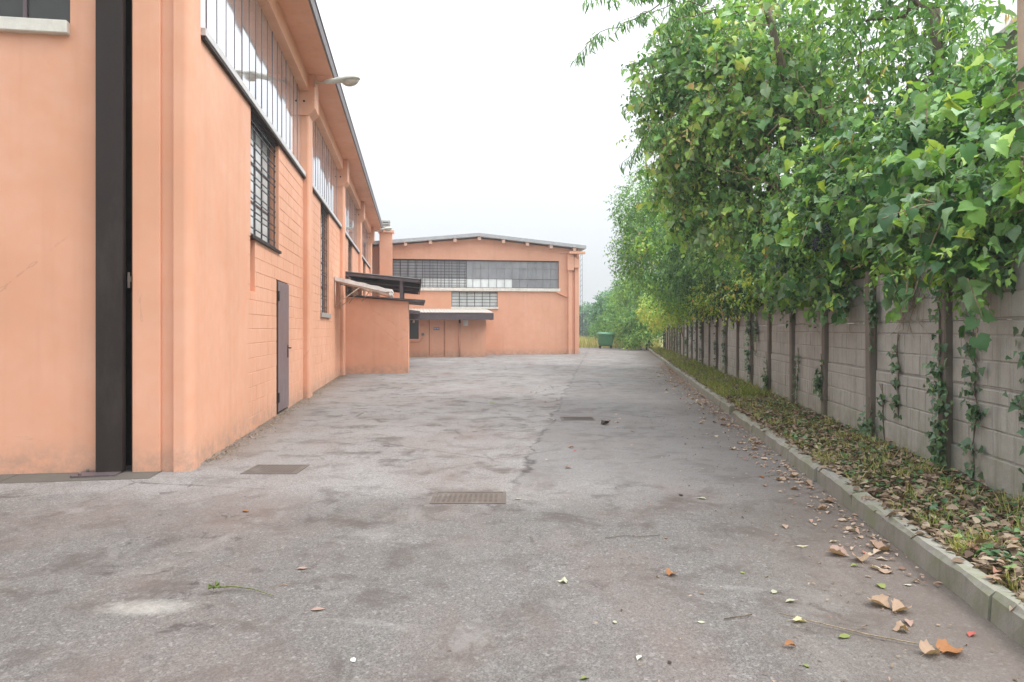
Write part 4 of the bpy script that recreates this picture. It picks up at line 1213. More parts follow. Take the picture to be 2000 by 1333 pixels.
# feathery trees further along
LF = [(1.39, 24.52, 5.42, 1.5), (.95, 25.46, 4.46, 1.2), (.60, 26.41, 5.16, .85), (1.39, 24.52, 3.35, 1.2), (1.12, 25.49, 6.14, .9), (1.43, 22.9, 6.2, .9)]
LF2 = [(1.92, 22.58, 4.26, 1.3), (2.49, 20.65, 4.15, 1.2), (1.99, 21.58, 3.25, .95), (2.77, 18.67, 3.4, .85), (2.3, 18.5, 4.4, 1.1), (2.5, 16.5, 3.7, .9), (2.8, 15.2, 3.1, .55)]
tf_ = thing('feathery_tree', 'light green feathery tree leaning out where the wall recedes', 'tree', PW, (3.6, 25.0, 0))
tree_frame(tf_, (3.6, 25.0, -.05), (2.2, 24.8, 5.0), .14, LF, 8, M['bark'])
f, ln = foliage('crown', tf_, T_SMALL, L['fresh'], LF, 2600, 9, .55, (.06, .12), droop=.3, base_tint=.50, tvar=.20, inner=.35)
shoots('shoots', tf_, ln, .006, M['bark'], 4)
tg = thing('dark_green_tree', 'darker green tree between the feathery tree and the leaning tree', 'tree', PW, (3.7, 19.6, 0))
tree_frame(tg, (3.7, 19.6, -.05), (2.9, 19.6, 4.2), .14, LF2, 8, M['bark'])
f, ln = foliage('crown', tg, T_OVATE, L['vine'], LF2, 2600, 9, .45, (.06, .12), droop=.4, base_tint=.35, tvar=.20, inner=.4)
f, ln = foliage('crown', tg, T_LANCE, L['fresh'], LF2, 900, 9, .5, (.10, .16), droop=.6, base_tint=.35, tvar=.20)
shoots('shoots', tg, ln, .006, M['bark'], 4)

# yellowing creeper along the top of the receding wall
LC = [(2.09, 32.73, 2.43, 1.0), (1.95, 38.78, 2.34, 1.0), (2.3, 24.66, 2.27, .65), (2.24, 28.71, 2.83, .95), (2.5, 35.8, 2.4, .8), (2.6, 42, 2.4, 1.0)]
LC2 = [(2.55, 20.65, 2.3, .42), (2.7, 17.13, 2.3, .40), (2.75, 14.6, 2.3, .35), (2.65, 19.66, 2.6, .5), (2.65, 22.5, 2.35, .42), (2.75, 15.9, 2.3, .35), (2.75, 12.9, 2.3, .32)]
cr = thing('yellow_green_creeper', 'yellow green creeper spilling over the far stretch of the wall', 'creeper', PW, (3.0, 32, 0))
q, rr = limb((3.05, 32, 0), (2.6, 32.3, 2.4), .04, .02, .06, 6); MB().tube(q, rr, 7).part('stem', M['bark'], cr)
foliage('foliage', cr, T_SMALL, L['yell'], LC, 2300, 9, .4, (.07, .13), droop=.5, base_tint=.50, tvar=.18)
cr2 = thing('autumn_creeper', 'olive and rust tinged creeper hanging over the middle posts', 'creeper', PW, (3.0, 18, 0))
q, rr = limb((3.05, 18, 0), (2.7, 18.2, 2.3), .035, .02, .06, 6); MB().tube(q, rr, 7).part('stem', M['bark'], cr2)
foliage('foliage', cr2, T_OVATE, L['yell'], LC2, 950, 8, .36, (.05, .10), droop=.6, base_tint=.52, tvar=.26)
foliage('foliage', cr2, T_IVY, L['ivy'], [(a, b, c_ - .12, d * .9) for a, b, c_, d in LC2], 800, 8, .3, (.05, .10), droop=.7, base_tint=.4, tvar=.25)

# bushes past the end of the wall and the trees fading into the haze
BU = [('tall_shrub', 'tall bright green shrub just past the end of the wall', [(1.98, 46.89, 2.88, 1.9), (1.43, 45.79, 1.3, 1.2), (2.54, 45.96, 2.49, 1.4), (1.7, 47.5, 4.4, 1.2)], L['fresh'], .55, 1700),
      ('arching_shrub', 'arching pale green shrub overhanging the end of the lane', [(.85, 50.76, 3.01, 2.1), (1.04, 50.79, 4.51, 1.3), (.3, 51, 1.6, 1.2)], L['fresh'], .62, 1700),
      ('low_shrub', 'low spreading green shrub behind the wheeled bin', [(.12, 56.2, 2.2, 1.7), (-.6, 56.9, 1.1, 1.2), (-1.6, 58.5, 1.2, 1.0)], L['fresh'], .45, 1200)]
for (nm, lab, lobes, mat_, bt, n_) in BU:
    r = thing(nm, lab, 'shrub', PW, (lobes[0][0], lobes[0][1], 0))
    for lo in lobes:
        q, rr = limb((lobes[0][0] + rng.uniform(-.3, .3), lobes[0][1] + rng.uniform(-.3, .3), -.05), lo[:3], .05, .015, .12, 6)
        MB().tube(q, rr, 6).part('stem', M['bark'], r)
    foliage('foliage', r, T_SMALL, mat_, lobes, n_, 8, .7, (.11, .20), droop=.5, base_tint=bt, tvar=.2, inner=.4)
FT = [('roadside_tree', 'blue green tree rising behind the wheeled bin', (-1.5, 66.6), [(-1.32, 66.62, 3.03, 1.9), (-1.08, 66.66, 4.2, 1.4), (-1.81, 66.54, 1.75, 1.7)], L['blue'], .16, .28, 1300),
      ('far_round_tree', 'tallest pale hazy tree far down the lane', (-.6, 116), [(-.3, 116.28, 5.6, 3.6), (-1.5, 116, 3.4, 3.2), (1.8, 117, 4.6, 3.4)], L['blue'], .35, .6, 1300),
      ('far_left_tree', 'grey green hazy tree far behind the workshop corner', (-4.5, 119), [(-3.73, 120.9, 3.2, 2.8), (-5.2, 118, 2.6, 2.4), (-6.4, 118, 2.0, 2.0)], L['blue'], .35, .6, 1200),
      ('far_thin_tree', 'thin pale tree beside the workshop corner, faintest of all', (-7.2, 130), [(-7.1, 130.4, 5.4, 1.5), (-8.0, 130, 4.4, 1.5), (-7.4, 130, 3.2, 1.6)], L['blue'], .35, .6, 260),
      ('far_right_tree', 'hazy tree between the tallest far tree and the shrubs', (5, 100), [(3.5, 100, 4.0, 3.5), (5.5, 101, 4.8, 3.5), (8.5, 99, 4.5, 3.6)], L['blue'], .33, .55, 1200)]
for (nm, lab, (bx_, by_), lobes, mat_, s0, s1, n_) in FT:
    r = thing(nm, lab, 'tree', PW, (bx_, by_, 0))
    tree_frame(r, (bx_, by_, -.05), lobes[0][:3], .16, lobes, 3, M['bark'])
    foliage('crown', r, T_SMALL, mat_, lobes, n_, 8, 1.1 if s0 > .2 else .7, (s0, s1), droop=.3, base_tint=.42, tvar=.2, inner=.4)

# trees behind the wall further back, seen through the gaps
BT = [('dense_back_tree', 'dense dark tree standing behind the wall vines', (5.4, 13.5), [(5.0, 13.5, 3.4, 1.5), (5.2, 15.5, 4.4, 1.6), (4.4, 16.5, 3.2, 1.4), (4.6, 12.0, 2.6, 1.2), (4.2, 18.5, 3.4, 1.4)], 1500),
      ('low_back_tree', 'shadowy low tree filling the gap behind the grape vine', (4.9, 8.4), [(4.6, 7.2, 2.2, .9), (4.6, 8.6, 2.4, 1.0), (4.4, 10.2, 2.6, 1.1), (4.9, 6.2, 2.4, .9), (4.6, 10.6, 3.6, .9)], 1100),
      ('back_row_tree', 'leafy tree behind the receding middle of the wall', (5.2, 27), [(4.6, 24, 3.0, 1.7), (4.6, 27, 3.6, 2.0), (4.4, 30, 3.2, 1.8), (4.6, 34, 3.2, 2.0), (4.6, 38, 3.0, 2.0)], 1800)]
for (nm, lab, (bx_, by_), lobes, n_) in BT:
    r = thing(nm, lab, 'tree', PW, (bx_, by_, 0))
    tree_frame(r, (bx_, by_, -.05), lobes[1][:3], .12, lobes, 4, M['bark'])
    foliage('crown', r, T_OVATE, L['vine'], lobes, n_, 8, .5, (.09, .17), droop=.4, base_tint=.30, tvar=.2, inner=.3)

# ivy on and between the posts
def ivy(y, x, z0, z1, label, dens=60, width=.10, front=True, group=None):
    r = thing('ivy_strand', label, 'ivy', PW, (x, y, z0), group)
    pts = []
    n = max(4, int((z1 - z0) / .15))
    yy, xx = y, x
    for i in range(n + 1):
        pts.append((xx - .004, yy, z0 + (z1 - z0) * i / n))
        yy += rng.uniform(-.06, .06); yy = max(y - width, min(y + width, yy))
    MB().tube(pts, .005, 5).part('stem', M['bark'], r)
    side = [(p_[0], p_[1] + .09 * math.sin(3 * i_ + y) * (i_ / n), p_[2]) for i_, p_ in enumerate(pts)]
    MB().tube(side, .003, 4).part('stem', M['bark'], r)
    k = int(dens * (z1 - z0))
    cl = nrg.random(max(2, int((z1 - z0) * 3.2)))
    t = np.clip(np.where(nrg.random(k) < .78, cl[nrg.integers(0, len(cl), k)] + nrg.normal(0, .055 / max(.3, z1 - z0) * 1.3, k), nrg.random(k)), 0, 1)
    pos = np.array([np.array(pts[min(n, int(a * n))]) for a in t]) + np.stack([-np.abs(nrg.normal(.02, .022, k)), nrg.normal(0, width * .6, k), nrg.uniform(-.06, .06, k)], 1)
    tip = np.stack([nrg.normal(-.25, .3, k), nrg.normal(0, .7, k), nrg.normal(-.6, .4, k)], 1)
    nn2 = np.stack([nrg.normal(-1, .3, k), nrg.normal(-.3, .4, k), nrg.normal(.3, .3, k)], 1)
    me = cloud_mesh('leaves', T_IVY, pos - np.array([x, y, z0]), frames(tip, nn2), nrg.uniform(.035, .085, k), nrg.normal(.42, .22, k), L['ivy'])
    o = bpy.data.objects.new('leaves', me); C.objects.link(o); o.parent = r; o['kind'] = 'stuff'
P0 = 4.76
ivy(P0 + SP, 2.795, .1, 2.0, 'thick ivy climbing the nearest visible wall post', 150, .12)
ivy(P0 + SP - .45, 2.845, .12, 1.55, 'ivy trailing down the wall just right of the nearest post', 70, .12)
ivy(P0 + .55, 2.845, .12, 1.5, 'ivy on the panel at the right edge of the picture', 60, .14)
ivy(P0 + 2 * SP, 2.79, .1, .62, 'bushy ivy tuft at the foot of the second post', 330, .15)
ivy(P0 + 2 * SP - .15, 2.82, 1.15, 2.0, 'ivy clump hanging beside the top of the second post', 130, .09)
ivy(P0 + SP + 1.05, 2.845, .5, 1.35, 'ivy hanging in mid panel between the first two posts', 75, .06)
ivy(P0 + SP + 1.4, 2.845, .12, .8, 'low ivy creeping up the panel left of the first post', 55, .10)
ivy(P0 + 3 * SP, 2.79, .5, 1.05, 'ivy knot halfway up the third post', 150, .09)
ivy(P0 + 4 * SP - .3, 2.83, .15, 1.1, 'wispy ivy beside the fourth post', 45, .14)
ivy(P0 + 5 * SP, 2.79, .3, .95, 'ivy sleeve on the fifth post', 150, .08)
ivy(P0 + 6 * SP, 2.79, .1, 2.0, 'dense dark ivy column covering the sixth post', 220, .13)
ivy(P0 + 6 * SP - .55, 2.83, .9, 2.0, 'ivy curtain hanging right of the ivy column', 150, .13)
for i in range(8, 20):
    if i in (10, 15): continue
    ivy(P0 + i * SP, 2.79, .1, 1.9, 'thin ivy climbing a post of the receding far wall', 55 + 20 * (i % 3), .09, group='ivy on the far posts')
# bare roots hanging on the panel below the vine
rt = MB()
for k in range(16):
    y0 = 7.25 + rng.uniform(-.25, .35)
    zt = rng.uniform(1.85, 2.1)
    q = [(2.835 + rng.uniform(-.012, 0), y0 + rng.uniform(-.10, .10) * i, zt - i * rng.uniform(.10, .16)) for i in range(5)]
    rt.tube(q, [.006, .005, .004, .003, .002], 4, False)
rt.single('hanging_roots', M['pale_stem'], PW, (2.83, 7.25, 1.9), 'thin bare stems hanging on the panel below the vine', 'stems')

# ------------------------------------------------------------------ verge cover and fallen leaves
def scatter(name, T, mat, n, yr, xr, zr, size, tint, flat=True, label=None, cat=None, dens_pow=1.6, curl=1.0):
    y = yr[0] + (yr[1] - yr[0]) * nrg.random(n) ** dens_pow
    x = nrg.uniform(xr[0], xr[1], n)
    z = zr(x, y) + nrg.uniform(0.0, .055, n)
    if flat:
        a = nrg.uniform(0, 6.283, n)
        tip = np.stack([np.cos(a), np.sin(a), nrg.normal(0, .25, n)], 1)
        nn2 = np.stack([nrg.normal(0, .35, n), nrg.normal(0, .35, n), np.ones(n)], 1)
    else:
        tip = np.stack([nrg.normal(0, .45, n), nrg.normal(0, .45, n), np.ones(n)], 1)
        nn2 = np.stack([nrg.normal(0, 1, n), nrg.normal(0, 1, n), nrg.normal(0, .2, n)], 1)
    me = cloud_mesh(name, T, np.stack([x, y, z], 1), frames(tip, nn2), nrg.uniform(size[0], size[1], n), nrg.normal(tint[0], tint[1], n), mat)
    o = bpy.data.objects.new(name, me); C.objects.link(o); o.rotation_euler = (0, 0, PW)
    return tag(o, label, cat, kind='stuff')
vz = lambda x, y: .115 + .045 * (x - 1.9)
scatter('dry_leaf_litter', T_OVATE, L['dry'], 19000, (2.0, 40), (1.80, 2.80), vz, (.035, .085), (.42, .25), label='dry brown leaf litter covering the verge behind the kerb', cat='leaf litter')
scatter('ground_ivy', T_IVY, L['ivy'], 5000, (2.0, 26), (1.95, 2.82), vz, (.035, .075), (.55, .25), label='low dark green ivy creeping through the verge', cat='ivy')
def tufty(nm, n, yr, xr, h, tint, label):
    m = max(4, n // 34)
    cy = yr[0] + (yr[1] - yr[0]) * nrg.random(m) ** 1.5; cx = nrg.uniform(xr[0], xr[1], m)
    i = nrg.integers(0, m, n)
    y = cy[i] + nrg.normal(0, .045, n); x = np.clip(cx[i] + nrg.normal(0, .045, n), 1.90, 2.83)
    z = vz(x, y) - .01
    tip = np.stack([nrg.normal(-.12, .5, n), nrg.normal(0, .5, n), np.ones(n)], 1)
    nn2 = nrg.normal(size=(n, 3))
    me = cloud_mesh(nm, T_BLADE, np.stack([x, y, z], 1), frames(tip, nn2), nrg.uniform(h[0], h[1], n), nrg.normal(tint[0], tint[1], n), L['grass'])
    me.vertices  # blades keep their natural width
    o = bpy.data.objects.new(nm, me); C.objects.link(o); o.rotation_euler = (0, 0, PW)
    tag(o, label, 'grass', kind='stuff')
tufty('verge_grass', 6500, (2.0, 14), (1.86, 2.8), (.05, .16), (.62, .28), 'tufts of green and straw coloured grass on the near verge')
tufty('far_verge_grass', 9000, (13, 46), (1.85, 2.7), (.10, .24), (.42, .25), 'thicker grass along the far verge under the wall')
me = cloud_mesh('waste_ground_grass', T_BLADE, np.stack([nrg.uniform(-6, 3.0, 6000), nrg.uniform(51, 66, 6000), np.full(6000, -.02)], 1),
                frames(np.stack([nrg.normal(0, .4, 6000), nrg.normal(0, .4, 6000), np.ones(6000)], 1), nrg.normal(size=(6000, 3))), nrg.uniform(.35, 1.0, 6000), nrg.normal(.75, .2, 6000), L['grass'])
o = bpy.data.objects.new('waste_ground_grass', me); C.objects.link(o); o.rotation_euler = (0, 0, PW)
tag(o, 'tall pale yellow grass on the waste ground beyond the yard', 'grass', kind='stuff')

# loose leaf drift in the gutter, too small to count
def drift(name, n, frame, fx, fy, size, tint, label, mat):
    x, y = fx(n), fy(n)
    a = nrg.uniform(0, 6.283, n)
    tip = np.stack([np.cos(a), np.sin(a), nrg.normal(0, .15, n)], 1)
    nn2 = np.stack([nrg.normal(0, .22, n), nrg.normal(0, .22, n), np.ones(n)], 1)
    me = cloud_mesh(name, T_SMALL, np.stack([x, y, nrg.uniform(.006, .02, n)], 1), frames(tip, nn2), nrg.uniform(size[0], size[1], n), nrg.normal(tint[0], tint[1], n), mat)
    o = bpy.data.objects.new(name, me); C.objects.link(o); o.rotation_euler = (0, 0, frame)
    return tag(o, label, 'leaf litter', kind='stuff')
drift('gutter_leaf_drift', 2600, PW, lambda n: 1.73 - np.abs(nrg.normal(0, .17, n)), lambda n: 4 + 24 * nrg.random(n) ** .8, (.018, .055), (.5, .25), 'drift of small dry leaves and bits in the gutter by the kerb', L['drift'])
drift('yard_leaf_bits', 1500, PW, lambda n: 1.6 - np.abs(nrg.normal(0, .9, n)), lambda n: 2.2 + 22 * nrg.random(n), (.008, .030), (.45, .3), 'tiny leaf crumbs strewn over the asphalt', L['dry'])
drift('wall_foot_debris', 3200, PB, lambda n: -2.19 + np.abs(nrg.normal(0, .12, n)), lambda n: 7.5 + 13.5 * nrg.random(n), (.010, .035), (.6, .25), 'pale grit and leaf crumbs along the foot of the factory wall', L['dry'])

# single fallen leaves on the asphalt
def curled(T, seed, curl):
    r = random.Random(seed)
    tv, tf = T
    w = tv.copy()
    a, b, c_ = r.uniform(.5, 1.2) * curl, r.uniform(-.6, .6) * curl, r.uniform(0, 6)
    w[:, 1] -= .45
    w[:, 2] = a * w[:, 0] ** 2 + .45 * b * w[:, 1] ** 2 + .06 * curl * np.sin(w[:, 0] * 7 + c_) + .05 * curl * np.cos(w[:, 1] * 9 + c_)
    w[:, 2] -= w[:, 2].min() - .03
    me = bpy.data.meshes.new('leaf_blade')
    vsx = [tuple(map(float, q)) for q in w]
    fsx = [tuple(map(int, q)) for q in tf]
    nb = len(vsx)
    p0 = w[1]
    for k in range(3):
        t = k / 2
        x_, y_, z_ = float(p0[0]), float(p0[1]) - .38 * t, float(p0[2]) * (1 - t) + .015
        vsx += [(x_ - .012, y_, z_), (x_ + .012, y_, z_), (x_, y_, z_ + .02)]
    for k in range(2):
        s = nb + k * 3
        for i in range(3):
            j = (i + 1) % 3
            fsx.append((s + i, s + j, s + 3 + j, s + 3 + i))
    me.from_pydata(vsx, [], fsx)
    me.polygons.foreach_set('use_smooth', [True] * len(fsx))
    return me
FLM = {}
def fallen(x, y, size, T, colkey, col, label, curl=1.0, group=None, yaw=None, frame=0):
    key = (id(T), colkey, rng.randrange(4), round(curl, 1))
    if key not in FLM:
        me = curled(T, key[2] * 7 + int(curl * 10), curl)
        if colkey == 'rand': me.materials.append(L['dry_o'])
        else:
            if colkey not in L: L[colkey] = flat_leaf(colkey, col)
            me.materials.append(L[colkey])
        FLM[key] = me
    o = bpy.data.objects.new('fallen_leaf', FLM[key]); C.objects.link(o)
    p = fw(frame, (x, y, 0.002))
    o.location = p
    o.rotation_euler = (rng.uniform(-.06, .06), rng.uniform(-.06, .06), yaw if yaw is not None else rng.uniform(0, 6.28))
    o.scale = (size,) * 3
    return tag(o, label, 'leaf', group)
PALE, LIME, RUST, TAN, PINK, DARK, RED = (.46, .46, .34), (.24, .28, .09), (.34, .15, .06), (.38, .26, .18), (.42, .28, .23), (.06, .045, .04), (.42, .11, .09)
SING = [
 (.91, 3.88, .10, T_VINE, 'rust leaf', RUST, 'rust orange crumpled leaf alone in the middle right of the asphalt', 1.6),
 (.28, 3.77, .08, T_VINE, 'pale leaf', PALE, 'pale green curled leaf near the middle of the foreground', 1.5),
 (1.39, 3.62, .09, T_OVATE, 'pale leaf', PALE, 'upper of two pale leaves lying close together on the right', .9),
 (1.43, 3.50, .10, T_OVATE, 'pale leaf', PALE, 'lower of two pale leaves lying close together on the right', .9),
 (1.37, 3.26, .12, T_OVATE, 'cream leaf', (.52, .47, .28), 'cream rolled leaf on the right foreground', 1.5),
 (1.51, 3.10, .12, T_OVATE, 'lime leaf', LIME, 'bright green folded leaf with dark tip on the right foreground', 1.3),
 (1.56, 5.62, .13, T_OVATE, 'pale leaf', PALE, 'long pale leaf beside a dark one halfway to the kerb', .8),
 (1.42, 5.74, .11, T_OVATE, 'dark leaf', DARK, 'dark flat leaf beside the long pale one', .6),
 (1.86, 3.45, .17, T_VINE, 'tan leaf', TAN, 'large tan leaf in the clump at the kerb, upper right', 1.3),
 (1.92, 3.38, .15, T_VINE, 'tan leaf', TAN, 'tan leaf lying under the clump at the kerb', 1.5),
 (1.88, 3.24, .13, T_OVATE, 'pink leaf', PINK, 'pinkish curled leaf left of the big brown one', 1.5),
 (1.80, 3.16, .10, T_VINE, 'tan leaf', TAN, 'small tan three cornered leaf beside the long stalk', 1.8),
 (1.90, 2.95, .17, T_VINE, 'rust leaf', RUST, 'big rust brown leaf at the lower right on the end of a long stalk', 1.2),
 (1.80, 2.93, .13, T_VINE, 'tan leaf', TAN, 'brown crinkled leaf touching the big rust one', 1.6),
 (2.10, 3.12, .10, T_OVATE, 'red leaf', RED, 'reddish pink leaf against the kerb at lower right', 1.2),
 (2.02, 4.22, .17, T_VINE, 'pink leaf', PINK, 'pinkish brown leaf heap by the kerb, upper leaf', 1.5),
 (2.10, 4.12, .16, T_VINE, 'tan leaf', TAN, 'tan leaf by the kerb, lower leaf of the pair', 1.5),
 (2.02, 4.02, .09, T_OVATE, 'lime leaf', LIME, 'yellow green leaf under the tan pair at the kerb', 1.0),
 (2.00, 3.70, .12, T_OVATE, 'lime leaf', LIME, 'dull green flat leaf near the kerb', 1.0),
 (2.16, 3.72, .08, T_OVATE, 'white leaf', (.58, .58, .52), 'whitish leaf leaning on the kerb face', .8),
 (1.86, 4.38, .14, T_LANCE, 'cream leaf', (.52, .47, .28), 'narrow cream leaf with an orange tip by the kerb', .8),
 (.54, 2.90, .07, T_OVATE, 'white leaf', (.58, .58, .52), 'small white petal like leaf at the bottom of the picture', .9),
 (.66, 2.86, .05, T_OVATE, 'dark leaf', DARK, 'tiny dark leaf at the bottom right of the white one', .9),
 (1.22, 2.83, .06, T_OVATE, 'lime leaf', LIME, 'small green leaf near the bottom edge', 1.0),
 (1.22, 3.0, .09, T_OVATE, 'rust leaf', RUST, 'curled orange brown leaf near the bottom edge', 1.8),
 (-.67, 2.88, .07, T_OVATE, 'white leaf', (.58, .58, .52), 'small pale leaf at the bottom left of centre', 1.2),
 (-1.22, 3.98, .11, T_OVATE, 'pink leaf', PINK, 'flat pinkish brown leaf on the left foreground', .6),
 (-2.04, 5.23, .12, T_OVATE, 'rust leaf', RUST, 'rust brown leaf near the left drain cover', .7),
 (-1.24, 3.72, .09, T_LANCE, 'tan leaf', TAN, 'tan leaf near the green sprig on the left', 1.0),
 (-.97, 3.40, .12, T_OVATE, 'pink leaf', PINK, 'flat pink brown leaf below the tan one on the left', .4),
 (1.35, 9.98, .20, T_VINE, 'dark leaf', DARK, 'dark curled leaf beside the small grating', 1.6),
 (-.37, 12.87, .14, T_VINE, 'lime leaf', LIME, 'yellow green leaf far off in the middle of the yard', 1.2),
 (.29, 2.73, .07, T_OVATE, 'lime leaf', LIME, 'lime leaf cut by the bottom edge of the picture', 1.0),
 (.49, 3.25, .06, T_OVATE, 'pale leaf', PALE, 'small pale leaf left of centre right foreground', .8),
 (.90, 3.25, .06, T_OVATE, 'pale leaf', PALE, 'small pale leaf in front of the rust orange one', .8),
 (1.32, 3.91, .06, T_OVATE, 'lime leaf', LIME, 'tiny yellowish leaf right of the rust orange one', .8),
 (1.03, 4.56, .06, T_OVATE, 'rust leaf', RUST, 'tiny orange leaf beyond the rust orange one', .8),
 (.05, 5.60, .09, T_OVATE, 'pale leaf', PALE, 'pale leaf just right of the large drain cover', .8),
 (2.36, 6.45, .12, T_OVATE, 'rust leaf', RUST, 'orange leaf at the kerb beside a pile of pale ones', .8),
]
for (x, y, s, T, ck, cc, lab, cu) in SING:
    wloc = fw(-PW, (x, y)); 
    if wloc.x > 1.66: x, y = fw(PW, (1.66, wloc.y))[:2]
    fallen(x, y, s * .60, T, ck, cc, lab, cu * .85)
for i in range(225):
    yy = 4.2 + 20 * rng.random() ** 1.1
    xx = 1.67 - abs(rng.gauss(0, .13 + .010 * yy))
    fallen(xx, yy, rng.uniform(.045, .095), T_VINE if i % 3 == 0 else T_OVATE, 'rand', None, 'small dry tan leaf among many lying along the kerb', rng.choice((.8, 1.4)), 'dry leaves along the kerb', frame=PW)
for i in range(30):
    p = (rng.uniform(.3, 1.9), rng.uniform(6.5, 17))
    fallen(p[0], p[1], rng.uniform(.05, .09), T_OVATE, 'red leaf' if i % 4 == 0 else 'rand', RED, 'tiny faded leaf scattered on the open asphalt beyond the gratings', .8, 'leaves scattered on the far asphalt')

# twigs and a weed sprig
MB().tube([(1.30, 3.34, .012), (1.45, 3.22, .014), (1.62, 3.10, .012), (1.84, 2.98, .014)], [.002, .0025, .003, .003], 6).single('leaf_stalk', M['pale_stem'], 0, (1.5, 3.15, 0), 'long pale leaf stalk lying in front of the big rust leaf', 'twig')
MB().tube([(1.02, 3.28, .008), (1.10, 3.30, .011), (1.17, 3.33, .008)], .003, 6).single('twig', M['bark'], 0, (1.1, 3.3, 0), 'short dark twig on the right foreground', 'twig')
MB().tube([(.62, 4.55, .008), (.75, 4.60, .008), (.86, 4.58, .008), (1.0, 4.62, .006)], .002, 6).single('thin_twig', M['bark'], 0, (.8, 4.58, 0), 'thin curved twig beyond the rust orange leaf', 'twig')
spr = thing('weed_sprig', 'uprooted green weed sprig lying on the left foreground', 'weed', 0, (-1.45, 3.6, 0))
MB().tube([(-1.58, 3.62, .03), (-1.50, 3.66, .022), (-1.38, 3.64, .014), (-1.24, 3.56, .008)], [.005, .004, .003, .002], 5).part('stem', M['green_stem'], spr)
for k in range(14):
    a = rng.uniform(0, 6.28)
    MB().add([(-1.58, 3.62, .03), (-1.58 + .028 * math.cos(a), 3.62 + .028 * math.sin(a), .02 + rng.random() * .04), (-1.58 + .03 * math.cos(a + .4), 3.62 + .03 * math.sin(a + .4), .02 + rng.random() * .04)], [(0, 1, 2)]).part('leaf', L.setdefault('sprig', flat_leaf('sprig', (.13, .17, .05))), spr)

# drain covers
def cover(name, x0, x1, y0, y1, label, slots, frame=0.0):
    cx_, cy_ = (x0 + x1) / 2, (y0 + y1) / 2
    r = thing(name, label, 'drain cover', frame, (cx_, cy_, 0))
    e = .03
    MB().box(x0, x1, y0, y0 + e, -.03, .006).box(x0, x1, y1 - e, y1, -.03, .006).box(x0, x0 + e, y0 + e, y1 - e, -.03, .006).box(x1 - e, x1, y0 + e, y1 - e, -.03, .006).part('frame', M['rust'], r)
    pl_ = MB()
    if slots:
        nb = 13
        for i in range(nb):
            a = x0 + e + .004 + i * (x1 - x0 - 2 * e) / nb
            pl_.box(a, a + (x1 - x0 - 2 * e) / nb * .55, y0 + e, y1 - e, -.02, .004)
        MB().box(x0 + e, x1 - e, y0 + e, y1 - e, -.03, .0012).part('pit', M['black'], r)
    else:
        pl_.box(x0 + e + .004, x1 - e - .004, y0 + e + .004, y1 - e - .004, -.03, .004)
        for i in range(12):
            for j in range(7):
                a = x0 + e + .02 + i * (x1 - x0 - 2 * e - .04) / 12; b = y0 + e + .02 + j * (y1 - y0 - 2 * e - .04) / 7
                pl_.box(a, a + .022, b, b + .02, .004, .0065)
    pl_.part('lid', M['rust'], r)
cover('drain_cover', -.66, -.05, 5.46, 5.86, 'large rusty rectangular drain cover in the middle of the asphalt', False)
cover('drain_cover', -2.62, -2.08, 6.58, 7.02, 'rusty drain cover near the factory corner', False)
cover('drain_grating', .76, 1.28, 10.45, 10.85, 'small slotted grating in the seam of the asphalt', True)

# wheeled bin far down the lane
bx0, by0 = 6.75, 49.3
bn = thing('wheeled_bin', 'green wheeled rubbish container at the far end of the yard', 'bin', 0, (bx0, by0, 0))
b = MB(); secs = [(.17, .44, .40), (.30, .50, .45), (.55, .53, .48), (.85, .55, .50), (.95, .58, .53), (.99, .57, .52)]
nq = 16
for (z, a, c_) in secs:
    for k in range(nq):
        t = 2 * math.pi * (k + .5) / nq
        ct, st = math.cos(t), math.sin(t)
        pw_ = .45
        b.v.append((bx0 + a * math.copysign(abs(ct) ** pw_, ct), by0 + c_ * math.copysign(abs(st) ** pw_, st), z))
for i in range(len(secs) - 1):
    for k in range(nq):
        k2 = (k + 1) % nq
        b.f.append((i * nq + k, i * nq + k2, (i + 1) * nq + k2, (i + 1) * nq + k)); b.sm.append(True)
b.f += [tuple(reversed(range(nq)))]; b.sm += [False]
b.part('body', M['green_plastic'], bn)
l = MB()
pr = [(by0 - .56, 1.0)] + [(by0 - .56 * math.cos(math.radians(a_)), 1.0 + .18 * math.sin(math.radians(a_))) for a_ in range(15, 166, 15)] + [(by0 + .56, 1.0)]
l.prism(pr, 'x', bx0 - .6, bx0 + .6, True).part('lid', M['green_plastic'], bn)
for (sx_, sy_) in ((-1, -1), (1, -1), (-1, 1), (1, 1)):
    wx, wy = bx0 + sx_ * .40, by0 + sy_ * .33
    MB().tube([(wx - .03, wy, .09), (wx + .03, wy, .09)], .09, 12).part('wheel', M['rubber'], bn)
    MB().box(wx - .05, wx + .05, wy - .04, wy + .04, .10, .20).part('caster', M['iron'], bn)
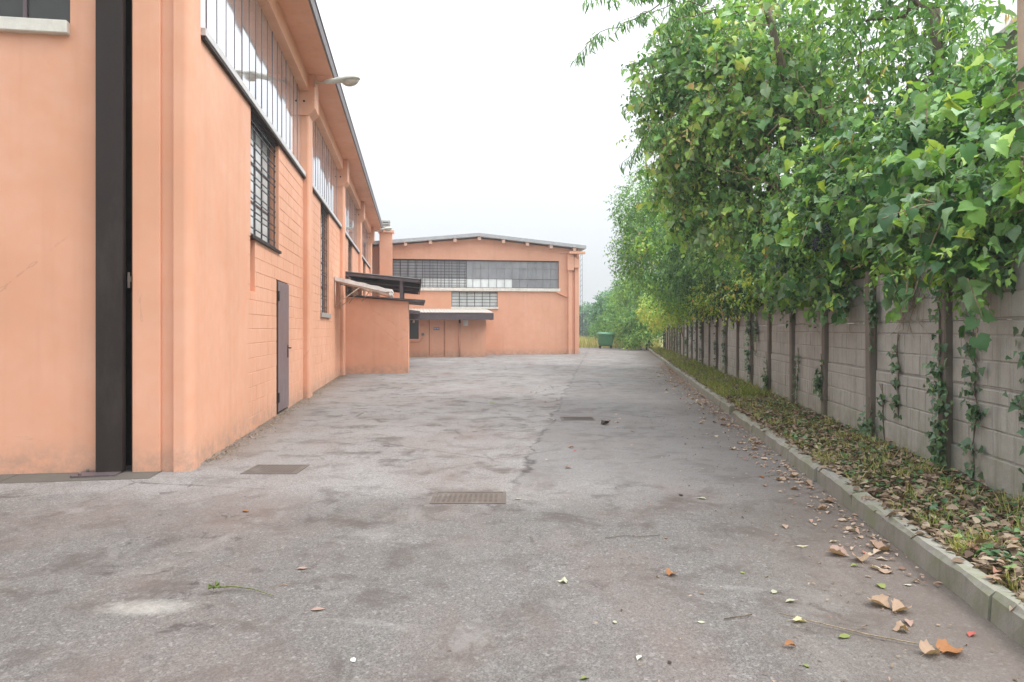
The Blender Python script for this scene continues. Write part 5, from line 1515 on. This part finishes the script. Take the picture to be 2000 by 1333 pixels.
for sx_ in (-1, 1):
    MB().tube([(bx0 + sx_ * .55, by0, .80), (bx0 + sx_ * .66, by0, .80)], .03, 8).part('lifting_pin', M['green_plastic'], bn)

# mast and pole, neighbour's roof
ms_ = thing('lattice_mast', 'slim lattice mast standing behind the workshop corner', 'mast', 0, (7.9, 78, 0))
for dx in (-.12, .12):
    MB().tube([(7.9 + dx, 78, -.05), (7.9 + dx, 78, 10.6)], .025, 6).part('upright', M['iron'], ms_)
for i in range(18):
    MB().tube([(7.78, 78, .4 + i * .58), (8.02, 78, .7 + i * .58)], .014, 5).part('rung', M['iron'], ms_)
MB().tube([(3.28, 6.15, -.05), (3.27, 6.16, 2.5), (3.26, 6.18, 4.2), (3.22, 6.2, 5.0)], [.06, .052, .045, .04], 10).single('bare_pole', M['timber'], PW, (3.28, 6.15, 0), 'pale bare timber pole at the right edge among the leaves', 'pole')
nh = thing('neighbouring_house', 'pale house gable with light roof edge behind the trees, top right', 'house', PW, (12.5, 17, 0))
MB().prism([(8.6, -.05), (16.6, -.05), (16.6, 8.0), (12.6, 11.4), (8.6, 8.0)], 'y', 16.0, 25).part('wall', M['canvas'], nh)
for sgn in (-1, 1):
    e0, e1 = 12.6 + sgn * 4.9, 12.6
    MB().hexa([(e0, 15.2, 7.32), (e1, 15.2, 11.45), (e1, 25.4, 11.45), (e0, 25.4, 7.32)], [(e0, 15.2, 7.52), (e1, 15.2, 11.68), (e1, 25.4, 11.68), (e0, 25.4, 7.52)]).part('roof', M['fibre'], nh)

# ------------------------------------------------------------------ haze: a closed box of thin even air
hz = MB().box(-250, 250, -70, 250, -1.0, 12.5).single('haze', None, 0, (0, 90, -1.0), kind='stuff')
hm = bpy.data.materials.new('thin haze'); hm.use_nodes = True
hn = hm.node_tree.nodes; hn.clear()
ho = hn.new('ShaderNodeOutputMaterial'); hv = hn.new('ShaderNodeVolumePrincipled')
hv.inputs['Color'].default_value = (0.93, 0.96, 1.0, 1)
hv.inputs['Density'].default_value = 0.0017
hv.inputs['Anisotropy'].default_value = 0.2
hm.node_tree.links.new(hv.outputs[0], ho.inputs['Volume'])
hz.data.materials.append(hm)
